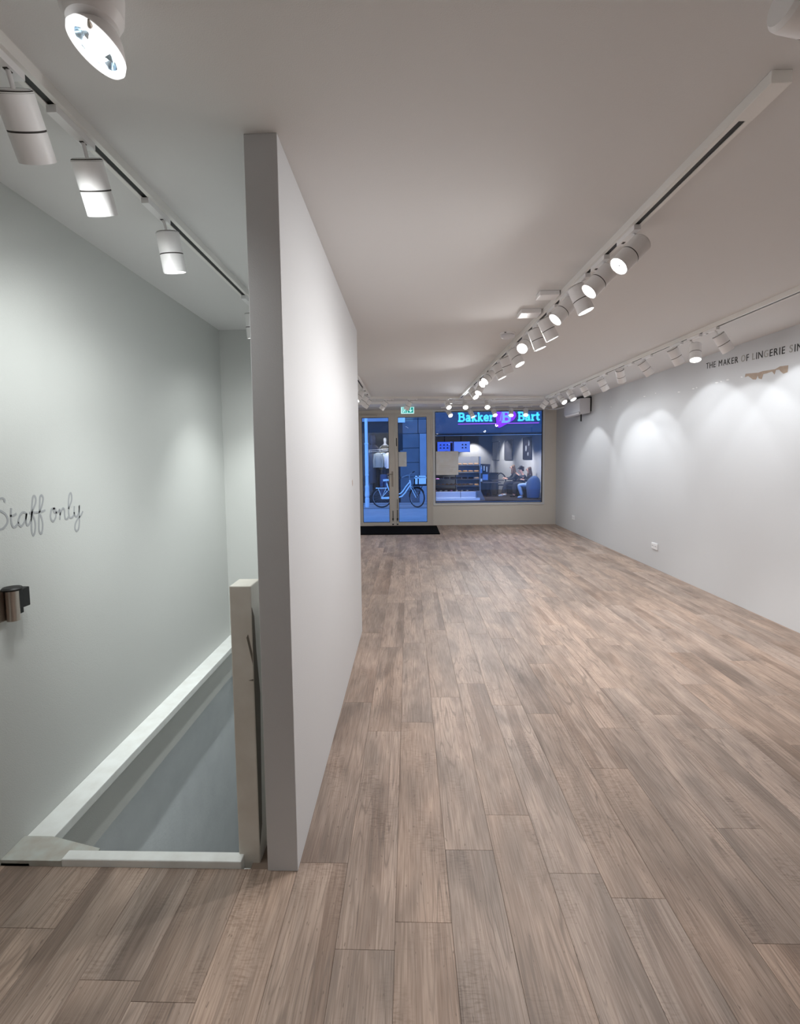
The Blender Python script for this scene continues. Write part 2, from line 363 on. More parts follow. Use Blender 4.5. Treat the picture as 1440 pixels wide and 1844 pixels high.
# ---------------------------------------------------------------- wall writing and scars
STAFF = {
'S':[[(1.834,1.354),(1.836,1.362),(1.829,1.369),(1.816,1.37),(1.797,1.365),(1.788,1.349),(1.8,1.331),(1.812,1.324),(1.833,1.31),(1.844,1.29),(1.84,1.272),(1.822,1.257),(1.806,1.253),(1.787,1.253)]],
't':[[(1.864,1.329),(1.86,1.297),(1.861,1.269),(1.87,1.253),(1.884,1.258),(1.895,1.27)],[(1.856,1.299),(1.873,1.299),(1.888,1.304)]],
'a':[[(1.938,1.299),(1.927,1.306),(1.915,1.304),(1.903,1.292),(1.895,1.273),(1.9,1.256),(1.91,1.253),(1.924,1.264),(1.934,1.282),(1.939,1.3),(1.934,1.274),(1.937,1.254),(1.946,1.252),(1.959,1.268)]],
'f':[[(1.959,1.268),(1.969,1.301),(1.989,1.333),(1.994,1.356),(1.986,1.368),(1.978,1.36),(1.972,1.335),(1.967,1.301),(1.962,1.259),(1.961,1.225),(1.968,1.206),(1.977,1.217),(1.982,1.242),(1.981,1.265),(1.973,1.286),(1.969,1.295)],[(1.954,1.301),(1.984,1.299),(2.015,1.298),(2.043,1.302)]],
'f2':[[(2.011,1.299),(2.027,1.327),(2.035,1.353),(2.028,1.367),(2.018,1.359),(2.013,1.325),(2.007,1.291),(2.003,1.254),(2.001,1.222),(2.009,1.206),(2.018,1.216),(2.023,1.242),(2.02,1.269),(2.012,1.288)]],
'o':[[(2.101,1.302),(2.082,1.304),(2.074,1.287),(2.071,1.269),(2.078,1.253),(2.088,1.25),(2.102,1.265),(2.107,1.286),(2.101,1.303),(2.092,1.304),(2.092,1.294),(2.1,1.285),(2.117,1.287),(2.127,1.295)]],
'n':[[(2.129,1.299),(2.13,1.277),(2.127,1.251)],[(2.129,1.271),(2.139,1.289),(2.151,1.3),(2.159,1.29),(2.159,1.268),(2.162,1.252),(2.174,1.25),(2.183,1.259)]],
'l':[[(2.186,1.293),(2.208,1.326),(2.212,1.351),(2.207,1.364),(2.197,1.356),(2.189,1.325),(2.186,1.284),(2.188,1.258),(2.199,1.251),(2.214,1.257),(2.224,1.273)]],
'y':[[(2.226,1.302),(2.222,1.274),(2.228,1.257),(2.239,1.252),(2.253,1.27),(2.26,1.302),(2.257,1.263),(2.254,1.221),(2.244,1.193),(2.231,1.186),(2.222,1.199),(2.227,1.221),(2.246,1.242),(2.269,1.255),(2.283,1.272)]]}
p = empty('wall_lettering', (XL, 2.03, 1.25), 'grey handwritten script reading Staff only on the left wall', 'lettering')
for k, ss_ in STAFF.items():
    mb = MB()
    for s_ in ss_: mb.ribbon([tuple(q) for q in catmull([Vector((a, b)) for a, b in s_], 5)], .0082, ((XL+.0004, 0, 0), (0,1,0), (0,0,1), (1,0,0)), .0008)
    obj('letter', mb, M['letter'], p)
def text_mesh(ch, size, extr=.001):
    cu = bpy.data.curves.new('t', 'FONT'); cu.body = ch; cu.size = size; cu.extrude = extr; cu.offset = 0
    o = bpy.data.objects.new('t', cu); COL.objects.link(o)
    dg = bpy.context.evaluated_depsgraph_get(); dg.update()
    me = bpy.data.meshes.new_from_object(o.evaluated_get(dg)); bpy.data.objects.remove(o); return me
p = empty('wall_lettering', (XR, 4.95, 2.42), 'thin black capitals THE MAKER OF LINGERIE SIN, partly worn off, high on the right wall', 'lettering')
txt = 'THE MAKER OF LINGERIE SIN'
adv = {'I': .42, 'M': 1.12, ' ': .42, 'O': 1.05, 'G': 1.02, 'N': 1.0, 'A': .95, 'T': .82, 'H': .98, 'E': .78, 'F': .75, 'L': .72, 'K': .86, 'R': .85, 'S': .8}
tot = sum(adv[c_] for c_ in txt); step = 1.34/tot; yy = 5.59
for i, c_ in enumerate(txt):
    a = adv[c_]*step
    if c_ != ' ':
        me = text_mesh(c_, .090); xs = [v.co.x for v in me.vertices]; mx = (min(xs)+max(xs))/2
        sx = min(1.0, a*.80/max(.001, max(xs)-min(xs)))
        faded = i in (10, 13, 16, 22)
        t_ = (5.59-yy)/1.31
        for v in me.vertices:
            x, y_, z = v.co; v.co = Vector((XR-.0012-z, yy-a/2-(x-mx)*sx, 2.432 - t_*.082 + y_))
        me.materials.clear(); me.materials.append(M['faint' if faded else 'ink'])
        o = link('letter', me, p)
        if faded: o['label'] = 'worn pale remains of a letter'
    yy -= a
SC = [(4.952,2.242),(4.943,2.273),(4.883,2.267),(4.768,2.254),(4.708,2.258),(4.554,2.248),(4.5,2.262),(4.403,2.254),(4.408,2.196),(4.456,2.191),(4.489,2.217),(4.504,2.246-.012),(4.545,2.240),(4.561,2.202),(4.591,2.234),(4.657,2.229),(4.701,2.229),(4.719,2.186),(4.76,2.2),(4.772,2.23),(4.795,2.195),(4.837,2.202),(4.903,2.245)]
tag(obj('wall_scar', MB().prism(SC, ((XR, 0, 0), (0,1,0), (0,0,1), (-1,0,0)), .0012), M['scar']), 'ragged brown patch of torn plaster under the black capitals on the right wall', 'wall scar')
fl = [(8.116,2.282),(7.513,2.31),(6.994,2.311),(6.687,2.316),(6.121,2.255),(5.819,2.253),(5.754,2.256),(5.391,2.257),(5.316,2.257),(5.209,2.257),(4.998,2.251)]
p = empty('filler_marks', (XR, 6.5, 2.28), 'broken line of small white filler flecks across the upper right wall', 'wall marks')
for y_, z_ in fl:
    a = random.uniform(.015, .05)
    obj('fleck', MB().prism([(y_-a, z_-.005), (y_, z_-.008), (y_+a, z_+.002), (y_+a*.3, z_+.008), (y_-a*.5, z_+.004)], ((XR, 0, 0), (0,1,0), (0,0,1), (-1,0,0)), .0012), M['fleck'], p)
tag(obj('wall_scar', MB().prism([(3.66, 1.34), (3.69, 1.35), (3.70, 1.315), (3.67, 1.30)], ((-.42, 0, 0), (0,1,0), (0,0,1), (1,0,0)), .001), M['scar']), 'tiny brown chip on the white partition wall face', 'wall scar')
# ---------------------------------------------------------------- sockets, detector, boxes, AC, mat, exit sign
def socket(y, z, label):
    p = empty('wall_socket', (XR, y, z), label, 'socket', 'sockets on the right wall')
    obj('cover_plate', MB().box((XR-.012, y-.08, z-.042), (XR, y+.08, z+.042)), M['socket'], p, bevel=.004)
    for k in (-1, 1):
        yc = y+k*.037
        Mx = Matrix.Translation((XR-.0125, yc, z)) @ Matrix.Rotation(-PI/2, 4, 'Y')
        obj('well', MB().lathe([(.026, 0), (.024, .002), (.021, .002), (.019, -.0), (0, -.0)], 20, Mx), M['seam' if False else 'socket'], p)
        h = MB()
        for q in (-.009, .009): h.lathe([(.0035, .0), (.0035, .0022), (0, .0022)], 8, Matrix.Translation((XR-.0125, yc+q, z)) @ Matrix.Rotation(-PI/2, 4, 'Y'))
        obj('pin_holes', h, M['black'], p)
socket(6.6, .30, 'white double wall socket on the right wall, the nearer one')
socket(9.83, .295, 'white double wall socket on the right wall, farther off near the window')
p = empty('smoke_detector', (.87, 4.40, ZC), 'round off-white smoke detector on the ceiling beside the centre track', 'smoke detector')
Mx = Matrix.Translation((.87, 4.40, ZC)) @ Matrix.Rotation(PI, 4, 'X')
obj('base', MB().lathe([(.066, 0), (.066, .014), (.06, .016), (0, .016)], 28, Mx), M['white'], p)
obj('dome', MB().lathe([(.058, .016), (.062, .024), (.055, .038), (.035, .046), (0, .048)], 28, Mx), M['ac'], p)
obj('sensor_slot', MB().box((.83, 4.334, ZC-.013), (.845, 4.336, ZC-.007)), M['black'], p)
for a, b, lb, led in (((.86, 3.31, ZC-.03), (.99, 3.42, ZC), 'small white driver box on the ceiling against the centre track, the nearer one', 0), ((.828, 3.70, ZC-.032), (.975, 3.84, ZC), 'white driver box with a small indicator light on the ceiling beside the centre track', 1)):
    p = empty('driver_box', ((a[0]+b[0])/2, (a[1]+b[1])/2, ZC), lb, 'ceiling box', 'driver boxes beside the centre track')
    obj('housing', MB().box(a, b), M['white'], p, bevel=.004)
    if led: obj('indicator', MB().lathe([(0, 0), (.006, 0), (.006, .003), (0, .003)], 12, Matrix.Translation((.885, 3.79, a[2]-.003))), mat('indicator_light', lin(255,255,255), .4, emit=(1,1,1,1), es=2), p)
p = empty('air_conditioner', (3.15, 9.37, 2.26), 'white wall air conditioner high on the right wall near the window', 'air conditioner')
obj('body', MB().prism([(3.236, 2.27), (3.09, 2.262), (3.05, 2.30), (3.045, 2.45), (3.06, 2.53), (3.236, 2.535)], ((0, 8.97, 0), (1,0,0), (0,0,1), (0,1,0)), .88), M['ac'], p, bevel=.006)
obj('gap_shade_back', MB().box((3.236, 8.965, 2.30), (XR-.001, 9.86, 2.555)), M['black'], p)  # black box stands in for the shaded gap between unit and wall
obj('gap_shade_top', MB().box((3.07, 8.99, 2.536), (3.24, 9.83, 2.542)), M['black'], p)  # thin black strip put in for the dark gap above the unit
obj('louvre', MB().prism([(3.10, 2.256), (3.06, 2.268), (3.052, 2.29), (3.048, 2.288), (3.055, 2.262), (3.098, 2.25)], ((0, 9.02, 0), (1,0,0), (0,0,1), (0,1,0)), .78), M['white'], p)
obj('drain_hose', MB().tube([(3.17, 9.25, 2.27), (3.17, 9.25, 2.14)], .014, 8), M['black'], p)
obj('conduit', MB().tube([(3.10, 9.84, 2.47), (3.0, 10.2, 2.46), (2.96, 10.6, 2.50), (2.95, 10.9, 2.56)], .012, 6), M['white'], p)
mm = MB().box((-1.12, 9.70, .001), (.61, 10.88, .016))
o = obj('door_mat', mm, M['mat'], bevel=.004); tag(o, 'large black doormat on the floor in front of the glass doors', 'doormat')
p = empty('exit_sign', (-.01, 10.0, 2.55), 'lit green emergency exit sign with running figure and arrow above the doors', 'exit sign')
ex0, ex1, ez0, ez1 = -.137, .122, 2.402, 2.535
obj('housing', MB().box((ex0, 10.0, ez0), (ex1, 10.04, ez1)).box((-.02, 10.01, ez1), (.0, 10.03, ZC)), M['exit_w'], p, bevel=.003)
obj('panel', MB().box((ex0+.022, 9.996, ez0+.014), (-.018, 10.0, ez1-.014)), M['exit_g'], p)
obj('panel', MB().box((-.006, 9.996, ez0+.014), (ex1-.014, 10.0, ez1-.014)), M['exit_g'], p)
fr = ((0, 9.9955, 0), (1,0,0), (0,0,1), (0,-1,0))
ar = MB().prism([(.048, 2.52), (.06, 2.52), (.06, 2.455), (.082, 2.476), (.09, 2.466), (.054, 2.428), (.018, 2.466), (.026, 2.476), (.048, 2.455)], fr, .001)
obj('arrow', ar, M['exit_w'], p)
rm = MB().box((-.1, 9.9945, 2.425), (-.088, 9.9955, 2.515)).ribbon([(-.06, 2.49), (-.066, 2.462), (-.048, 2.446), (-.052, 2.425)], .009, fr, .001).ribbon([(-.066, 2.464), (-.078, 2.444), (-.086, 2.43)], .009, fr, .001).ribbon([(-.08, 2.49), (-.062, 2.486), (-.042, 2.47)], .007, fr, .001)
rm.lathe([(0, 0), (.009, 0), (0, .001)], 10, Matrix.Translation((-.056, 9.9955, 2.504)) @ Matrix.Rotation(PI/2, 4, 'X'))
obj('running_figure', rm, M['exit_w'], p)
# ceiling-hung air curtain and a flat panel by the window
p = empty('air_curtain', (-.2, 9.6, ZC), 'long flat off-white air curtain unit on the ceiling before the doors', 'air curtain')
obj('housing', MB().prism([(-1.5, 9.30), (.84, 9.37), (.74, 9.95), (-1.5, 9.85)], ((0, 0, 2.52), (1,0,0), (0,1,0), (0,0,1)), .053), M['white'], p, bevel=.006)
obj('outlet_grille', MB().box((-1.4, 9.72, 2.515), (.62, 9.80, 2.521)), M['ac'], p)
p = empty('ceiling_panel', (2.0, 9.75, ZC), 'flat ribbed ceiling panel above the shop window', 'panel')
for k in range(3): obj('slat', MB().box((.86, 9.30+k*.27, ZC-.02), (2.95, 9.48+k*.27, ZC)), M['ceil'], p, bevel=.003)
# ---------------------------------------------------------------- light tracks and spotlights
def track(x0, y0, x1, y1, label, slots=None, w_=.056):
    d = Vector((x1-x0, y1-y0, 0)); Lg = d.length; d.normalize(); n = Vector((-d.y, d.x, 0)); O = Vector((x0, y0, ZC))
    p = empty('light_track', (x0, y0, ZC), label, 'light track', 'white ceiling tracks')
    T = lambda a, b, c: O + d*a + n*b + Vector((0, 0, c))
    def bx(mb, a0, a1, b0, b1, c0, c1):
        vs = [T(a, b, c) for c in (c0, c1) for a, b in ((a0, b0), (a1, b0), (a1, b1), (a0, b1))]
        return mb.add(vs, [(0,3,2,1),(4,5,6,7),(0,1,5,4),(1,2,6,5),(2,3,7,6),(3,0,4,7)])
    h = w_/2
    m_ = MB(); bx(m_, .03, Lg-.03, -h, -.011, -.034, 0); bx(m_, .03, Lg-.03, .011, h, -.034, 0); bx(m_, .03, Lg-.03, -.011, .011, -.008, 0)
    obj('rail', m_, M['track'], p)
    m_ = MB(); bx(m_, .03, Lg-.03, -.011, .011, -.031, -.008); obj('slot', m_, M['black'], p)
    m_ = MB(); bx(m_, 0, .16, -h-.0015, h+.0015, -.0355, 0); obj('end_feed', m_, M['track'], p, bevel=.002)
    m_ = MB(); bx(m_, Lg-.04, Lg, -h-.0015, h+.0015, -.0355, 0); obj('end_cap', m_, M['track'], p, bevel=.002)
    return (O, d, n)
TR = {}
TR['C'] = track(1.058, 1.50, .922, 8.75, 'long white ceiling track running down the centre of the shop')
TR['R'] = track(2.555, 1.9, 2.47, 8.95, 'white ceiling track close to the right wall')
TR['L'] = track(-1.025, .75, -1.025, 4.0, 'white ceiling track over the stairwell')
TR['B'] = track(-.72, 8.62, 2.41, 8.97, 'white ceiling track crossing the shop, nearer of the two before the window')
TR['D'] = track(.74, 10.23, 2.9, 10.23, 'short white ceiling track directly before the shop window')
TR['F'] = track(-.655, 6.4, -.655, 8.5, 'white ceiling track seen just past the partition end, left of the doors')
HL, HR = .155, .047
hd = MB().lathe([(0, -.004), (HR-.004, -.004), (HR-.004, .0), (HR, .0), (HR, HL*.52), (HR-.0025, HL*.52), (HR-.0025, HL*.55), (HR, HL*.55), (HR, HL), (HR-.004, HL), (HR-.005, HL-.012)], 32)
head_me = hd.mesh('head', M['white'])
ring_me = MB().lathe([(HR-.0022, HL*.515), (HR-.0004, HL*.52), (HR-.0004, HL*.55), (HR-.0022, HL*.555)], 32).mesh('seam_ring', M['seam'])
back_me = MB().lathe([(HR-.006, -.0045), (HR-.001, -.0008), (HR+.0002, .003)], 32).mesh('rear_rim', M['seam'])
lens_me = MB().lathe([(0, HL-.006), (HR-.004, HL-.006), (HR-.004, HL-.002)], 32).mesh('lens', M['lens'])
led_me = MB().lathe([(0, HL-.0045), (.005, HL-.0045), (.005, HL-.006)], 12).mesh('led', M['led'])
ad_me = MB().box((-.09, -.015, -.056), (.09, .015, -.034)).mesh('adapter', M['white'])
knob_me = MB().box((.04, -.006, -.0575), (.06, .006, -.056)).mesh('adapter_lever', M['seam'])
LAMPS = [
('C1',(1.081,2.383,2.475),(-0.704,-0.096,-0.704)),('C2',(1.066,2.711,2.475),(-0.694,-0.035,-0.719)),
('C3',(0.975,2.966,2.475),(0.370,-0.093,-0.924)),('C4',(1.040,3.245,2.475),(-0.678,-0.110,-0.727)),
('C5',(0.969,3.627,2.475),(0.435,0.019,-0.900)),('C6',(0.970,3.916,2.475),(0.354,-0.014,-0.935)),
('C7',(1.010,4.241,2.475),(-0.477,-0.644,-0.598)),('C8',(0.960,4.640,2.475),(0.404,-0.264,-0.876)),
('C9',(0.946,4.962,2.475),(0.353,0.165,-0.921)),('C10',(0.935,5.336,2.475),(0.414,-0.061,-0.908)),
('C11',(0.981,5.851,2.475),(-0.624,-0.400,-0.671)),('C12',(1.001,6.168,2.475),(-0.659,-0.466,-0.590)),
('C13',(0.993,6.711,2.475),(-0.406,-0.436,-0.803)),('C14',(0.912,7.234,2.475),(0.372,-0.557,-0.743)),
('R1',(2.558,4.235,2.480),(0.551,-0.016,-0.835)),('R2',(2.574,4.588,2.480),(-0.169,-0.346,-0.923)),
('R3',(2.456,4.753,2.480),(0.516,0.084,-0.852)),('R4',(2.481,5.410,2.480),(0.617,0.030,-0.786)),
('R5',(2.423,5.819,2.480),(0.384,0.471,-0.794)),('R6',(2.481,6.535,2.480),(0.500,0.051,-0.865)),
('R7',(2.454,7.108,2.480),(0.445,-0.028,-0.895)),('R8',(2.424,7.607,2.480),(0.308,-0.407,-0.860)),
('R9',(2.475,8.243,2.480),(0.325,-0.643,-0.693)),('R10',(2.452,8.62,2.480),(0.421,0.038,-0.906)),
('R11',(2.43,8.80,2.480),(-0.527,0.332,-0.782)),
('L1',(-1.015,1.324,2.465),(-0.08,0.60,-0.79)),('L2',(-1.016,1.621,2.465),(-0.03,0.52,-0.85)),
('L3',(-1.007,2.133,2.465),(0.054,0.250,-0.967)),
('L4',(-1.02,3.30,2.465),(0.02,0.22,-0.97)),
('F1',(-0.664,7.304,2.480),(-0.513,-0.347,-0.785)),('F2',(-0.643,7.825,2.480),(-0.555,0.058,-0.830)),
('F3',(-0.630,8.271,2.480),(-0.578,0.054,-0.814)),
('B1',(-0.374,8.628,2.480),(-0.576,0.068,-0.815)),('B2',(0.038,8.65,2.480),(-0.464,0.103,-0.880)),
('B3',(0.680,8.784,2.480),(0.213,-0.697,-0.685)),('B4',(1.016,8.834,2.480),(-0.085,-0.725,-0.684)),
('B5',(1.394,8.890,2.480),(-0.026,-0.736,-0.677)),
('D1',(0.814,10.228,2.460),(0.322,-0.669,-0.670)),('D2',(1.260,10.21,2.460),(0.391,-0.270,-0.880)),
('D3',(1.736,10.20,2.460),(0.113,-0.663,-0.740)),('D4',(2.094,10.210,2.460),(-0.124,-0.620,-0.775)),
('D5',(2.381,10.18,2.460),(-0.140,-0.617,-0.775))]
TN = {'C': ('centre track', 14), 'R': ('right wall track', 11), 'L': ('stairwell track', 4), 'F': ('track past the partition', 3), 'B': ('nearer cross track', 5), 'D': ('track at the window', 5)}
ORD = ['', 'nearest', 'second', 'third', 'fourth', 'fifth', 'sixth', 'seventh', 'eighth', 'ninth', 'tenth', 'eleventh', 'twelfth', 'thirteenth', 'farthest']
MAINP = {'L': 1.4, 'L1': .6, 'L2': 1.6, 'L4': 2.6, 'C3': 1.5, 'C5': 1.6, 'C6': 1.5, 'C8': 1.6, 'C': .9, 'R': .5, 'R5': .25, 'R10': .8, 'F': .7, 'B': .7, 'D': .7, 'C1': 1.1, 'C2': .5, 'C4': .3, 'C7': .35, 'C11': .35, 'C12': .4}
CONE = {'L': 68, 'L1': 50, 'L4': 96, 'R': 84, 'R1': 98, 'R3': 96, 'R4': 94, 'R5': 60, 'C1': 125, 'C2': 115, 'C4': 90}
SPILLP = {'L': .65, 'L1': .9, 'L2': 1.2, 'C1': 1.5, 'C2': .9, 'C4': .5, 'C': .85, 'R': .28, 'F': .8, 'B': .8, 'D': .9}
for nm, pos, ax in LAMPS:
    k = nm[0]; idx = int(nm[1:]); O, d, n = TR[k]
    a = (Vector(pos) - O).dot(d); base = O + d*a; base.z = ZC
    tn, cnt = TN[k]
    aim = 'aimed at the right wall' if ax[0] > .3 else ('aimed left' if ax[0] < -.3 else ('facing the camera' if ax[1] < -.3 else 'pointing down'))
    if k in 'BD': o_ = 'leftmost' if idx == 1 else ('rightmost' if idx == cnt else ORD[idx] + ' from the left'); lb = f'white spotlight on {tn}, {o_}, {aim}'
    else: o_ = 'farthest' if idx == cnt else (ORD[idx] if idx == 1 else ORD[idx]+' from the near end'); lb = f'white spotlight on {tn}, {o_}, {aim}'
    p = bpy.data.objects.new('track_spotlight', None); COL.objects.link(p); p.empty_display_size = .05
    p.location = base; p.rotation_euler = (0, 0, math.atan2(d.y, d.x))
    tag(p, lb, 'spotlight', 'spotlights on the '+tn)
    def local(me, name, par, loc=(0,0,0), q=None):
        o = bpy.data.objects.new(name, me); COL.objects.link(o); o.parent = par; o.location = loc
        if q: o.rotation_mode = 'QUATERNION'; o.rotation_quaternion = q
        return o
    inv = Matrix.Rotation(-math.atan2(d.y, d.x), 3, 'Z')
    lp = inv @ (Vector(pos) - base); la = inv @ Vector(ax); la.normalize()
    aloc = (lp.x*.0 + (-.05 if la.x > 0 else .05), 0, 0)
    if nm == 'R2': aloc = (-.07, 0, 0)
    if nm == 'R3': aloc = (.05, 0, 0)
    local(ad_me, 'adapter', p, aloc)
    local(knob_me, 'adapter_lever', p, aloc)
    # bent arm from the adapter to the head
    hp = lp + la*(HL*.22)
    arm = MB().tube([(0, 0, -.054), (lp.x*.5, lp.y*.4, -.068), tuple(hp)], .006, 8).mesh('arm', M['white'])
    local(arm, 'arm', p)
    q = la.to_track_quat('Z', 'Y')
    h = local(head_me, 'head', p, lp, q)
    local(ring_me, 'seam_ring', h); local(back_me, 'rear_rim', h); local(lens_me, 'lens', h); local(led_me, 'led', h)
    li = bpy.data.lights.new('spot_beam', 'SPOT'); lo = bpy.data.objects.new('spot_beam', li); COL.objects.link(lo); lo.parent = h
    lo.location = (0, 0, HL+.004); lo.rotation_euler = (PI, 0, 0)
    li.energy = SPOT_W * MAINP.get(nm, MAINP[k]); li.spot_size = math.radians(CONE.get(nm, CONE.get(k, 62))); li.spot_blend = .9 if k == 'L' or nm in ('C1', 'C2') else (.25 if k == 'R' else .55); li.shadow_soft_size = .018
    li.color = (1.0, .985, .97) if k == 'C' else ((.93, .97, 1.0) if k in 'RBDF' else (.96, 1.0, .99))
    l2 = bpy.data.lights.new('spot_spill', 'SPOT'); o2 = bpy.data.objects.new('spot_spill', l2); COL.objects.link(o2); o2.parent = h
    o2.location = (0, 0, HL+.004); o2.rotation_euler = (PI, 0, 0); l2.energy = SPILL_W * SPILLP.get(nm, SPILLP[k]); l2.spot_size = math.radians(158); l2.spot_blend = 1
    l2.shadow_soft_size = .04; l2.color = li.color
# tilting halogen at the picture's top left, and one on the right
def halogen(loc, aim, label, power, lit=True, R=.062):
    x, y, z = loc
    p = empty('gimbal_lamp', (x, y, ZC), label, 'ceiling lamp', 'adjustable halogen ceiling lamps')
    a = Vector(aim).normalized(); q = a.to_track_quat('Z', 'Y').to_matrix().to_4x4()
    Mh = Matrix.Translation((x-.005, y+.0, ZC)) @ Matrix.Rotation(PI, 4, 'X')
    obj('housing', MB().lathe([(.066, 0), (.068, .012), (.065, .06), (.054, .082), (.03, .092), (0, .094)], 32, Mh, hard=False), M['white'], p)
    Mr = Matrix.Translation(loc) @ q
    obj('ring', MB().lathe([(R*.80, -.004), (R, -.012), (R+.004, .0), (R, .008), (R*.80, .006), (R*.78, 0)], 36, Mr), M['ring_glare' if lit else 'white'], p)
    obj('reflector', MB().lathe([(R*.79, .0), (R*.7, -.018), (R*.5, -.034), (R*.25, -.044), (0, -.046)], 12, Mr), M['chrome'], p)
    obj('lamp_body', MB().lathe([(R*.98, -.008), (R*.9, -.022), (R*.65, -.042), (R*.4, -.055), (0, -.056)], 28, Mr), M['white'], p)
    if lit: obj('capsule', MB().lathe([(0, -.03), (.016, -.028), (.022, -.014), (.018, .0), (0, .006)], 16, Mr, hard=False), M['filament'], p)
    sx = Mr.to_3x3() @ Vector((1, 0, 0))
    obj('pivot_pin', MB().tube([Vector(loc)-sx*(R+.016), Vector(loc)-sx*R], [.002, .006], 8).tube([Vector(loc)+sx*R, Vector(loc)+sx*(R+.018)], [.006, .002], 8), M['steel'], p)
    if lit:
        li = bpy.data.lights.new('lamp_beam', 'SPOT'); lo = bpy.data.objects.new('lamp_beam', li); COL.objects.link(lo)
        lo.location = Vector(loc) + a*.02; lo.rotation_mode = 'QUATERNION'; lo.rotation_quaternion = (-a).to_track_quat('Z', 'Y')
        li.energy = power; li.spot_size = math.radians(44); li.spot_blend = .8; li.shadow_soft_size = .03; li.color = (.95, 1, .99)
halogen((-.70, 1.175, 2.44), (-.46, -.19, -.87), 'lit tilting halogen lamp with white housing on the ceiling by the stairwell track', 40)
p = empty('track_spotlight', (.96, 1.22, ZC), 'white lamp body cut off at the top right corner of the picture', 'spotlight', 'spotlights on the ceiling near the camera')
ax = Vector((.80, .10, -.10)).normalized()
Mh = Matrix.Translation((.838, 1.19, 2.492)) @ ax.to_track_quat('Z', 'Y').to_matrix().to_4x4()
obj('head', MB().lathe([(0, -.004), (.042, -.004), (.05, .006), (.052, .02), (.052, .072), (.049, .072), (.049, .078), (.052, .078), (.052, .17), (.046, .17)], 32, Mh), M['white'], p)
obj('seam_ring', MB().lathe([(.0495, .071), (.0522, .0725), (.0522, .0775), (.0495, .079)], 32, Mh), M['black'], p)
obj('arm', MB().tube([(.93, 1.19, ZC), (.93, 1.19, 2.53)], .009, 10), M['white'], p)
obj('canopy', MB().lathe([(0, 0), (.04, 0), (.04, .012), (0, .016)], 24, Matrix.Translation((.93, 1.19, ZC)) @ Matrix.Rotation(PI, 4, 'X')), M['white'], p)
obj('lens', MB().lathe([(0, .164), (.046, .164)], 24, Mh), M['lens'], p)
# unseen fill lights added behind the camera to brighten ceiling, partition end and post
for (x, y) in ((.9, -1.3), (2.3, -1.6)):
    li = bpy.data.lights.new('rear_fill', 'SPOT'); lo = bpy.data.objects.new('rear_fill', li); COL.objects.link(lo)
    lo.location = (x, y, 2.42); li.energy = 115; li.spot_size = math.radians(130); li.spot_blend = 1; li.shadow_soft_size = .03
# ---------------------------------------------------------------- shop front: doors and window
def framebox(mb, x0, x1, z0, z1, y0, y1, l, r, b, t):
    mb.box((x0, y0, z0), (x0+l, y1, z1)); mb.box((x1-r, y0, z0), (x1, y1, z1)); mb.box((x0+l, y0, z0), (x1-r, y1, z0+b)); mb.box((x0+l, y0, z1-t), (x1-r, y1, z1))
    return mb
struct('trim_4', framebox(MB(), -1.14, .545, 0, 2.515, YB-.01, YB+.12, .035, .042, .012, .035), M['dframe'], 'grey-beige aluminium frame around the double doors', bevel=.002)
for k, (x0, x1, gl, gr) in enumerate(((-1.104, -.300, .075, .132), (-.298, .502, .07, .092))):
    d_ = empty('door_%d' % (k+1), (x0, YB, .012), None, None); d_['kind'] = 'structure'; d_['label'] = ('left' if k == 0 else 'right') + ' leaf of the glazed shop doors with grey-beige frame'
    obj('leaf_frame', framebox(MB(), x0, x1, .012, 2.478, YB-.012, YB+.045, gl, gr, .062, .062), M['dframe'], d_, bevel=.003)
    obj('glazing_bead', framebox(MB(), x0+gl, x1-gr, .074, 2.416, YB-.004, YB+.03, .008, .008, .008, .008), M['seam'], d_)
    obj('pane', MB().box((x0+gl, YB+.018, .074), (x1-gr, YB+.022, 2.416)), M['pane'], d_)
    hx = x1-.06 if k == 0 else x0+.04
    obj('flush_bolt', MB().box((hx-.008, YB-.018, .10), (hx+.008, YB-.012, .34 if k == 0 else .36)).box((hx-.018, YB-.03, .02), (hx+.018, YB-.012, .045)).box((hx-.016, YB-.026, .13), (hx+.016, YB-.012, .17)), M['black'], d_)
    if k == 0:
        hl = obj('handle', MB().box((hx-.022, YB-.02, .88), (hx+.018, YB-.012, 1.22)).tube([(hx, YB-.012, 1.16), (hx, YB-.07, 1.16), (hx-.12, YB-.07, 1.16)], .01, 8).lathe([(.014, 0), (.014, .012), (0, .014)], 14, Matrix.Translation((hx, YB-.012, .98)) @ Matrix.Rotation(PI/2, 4, 'X')), M['steel'], d_)
        obj('closer', MB().box((x0+.1, YB-.05, 2.43), (x0+.42, YB-.012, 2.47)), M['dframe'], d_, bevel=.003)
    else:
        obj('pull_slot', MB().box((hx-.012, YB-.016, 1.78), (hx+.008, YB-.012, 1.96)).box((hx-.006, YB-.016, .38), (hx+.006, YB-.012, .60)), M['seam'], d_)
        for hz in (.5, 1.25, 2.1): obj('hinge', MB().lathe([(0, -.05), (.011, -.05), (.011, .05), (0, .05)], 10, Matrix.Translation((x1+.002, YB-.02, hz))), M['dframe'], d_)
wn = empty('window_1', (1.78, YB, .45), None, None); wn['kind'] = 'structure'; wn['label'] = 'large shop window looking onto the street'
obj('window_frame', framebox(MB(), .548, 3.003, .447, 2.56, YB-.012, YB+.07, .045, .045, .05, .034), M['wframe'], wn, bevel=.003)
obj('glazing_bead', framebox(MB(), .593, 2.958, .497, 2.526, YB+.0, YB+.05, .012, .012, .012, .012), M['seam'], wn)
obj('pane', MB().box((.6, YB+.02, .50), (2.955, YB+.024, 2.52)), M['pane'], wn)
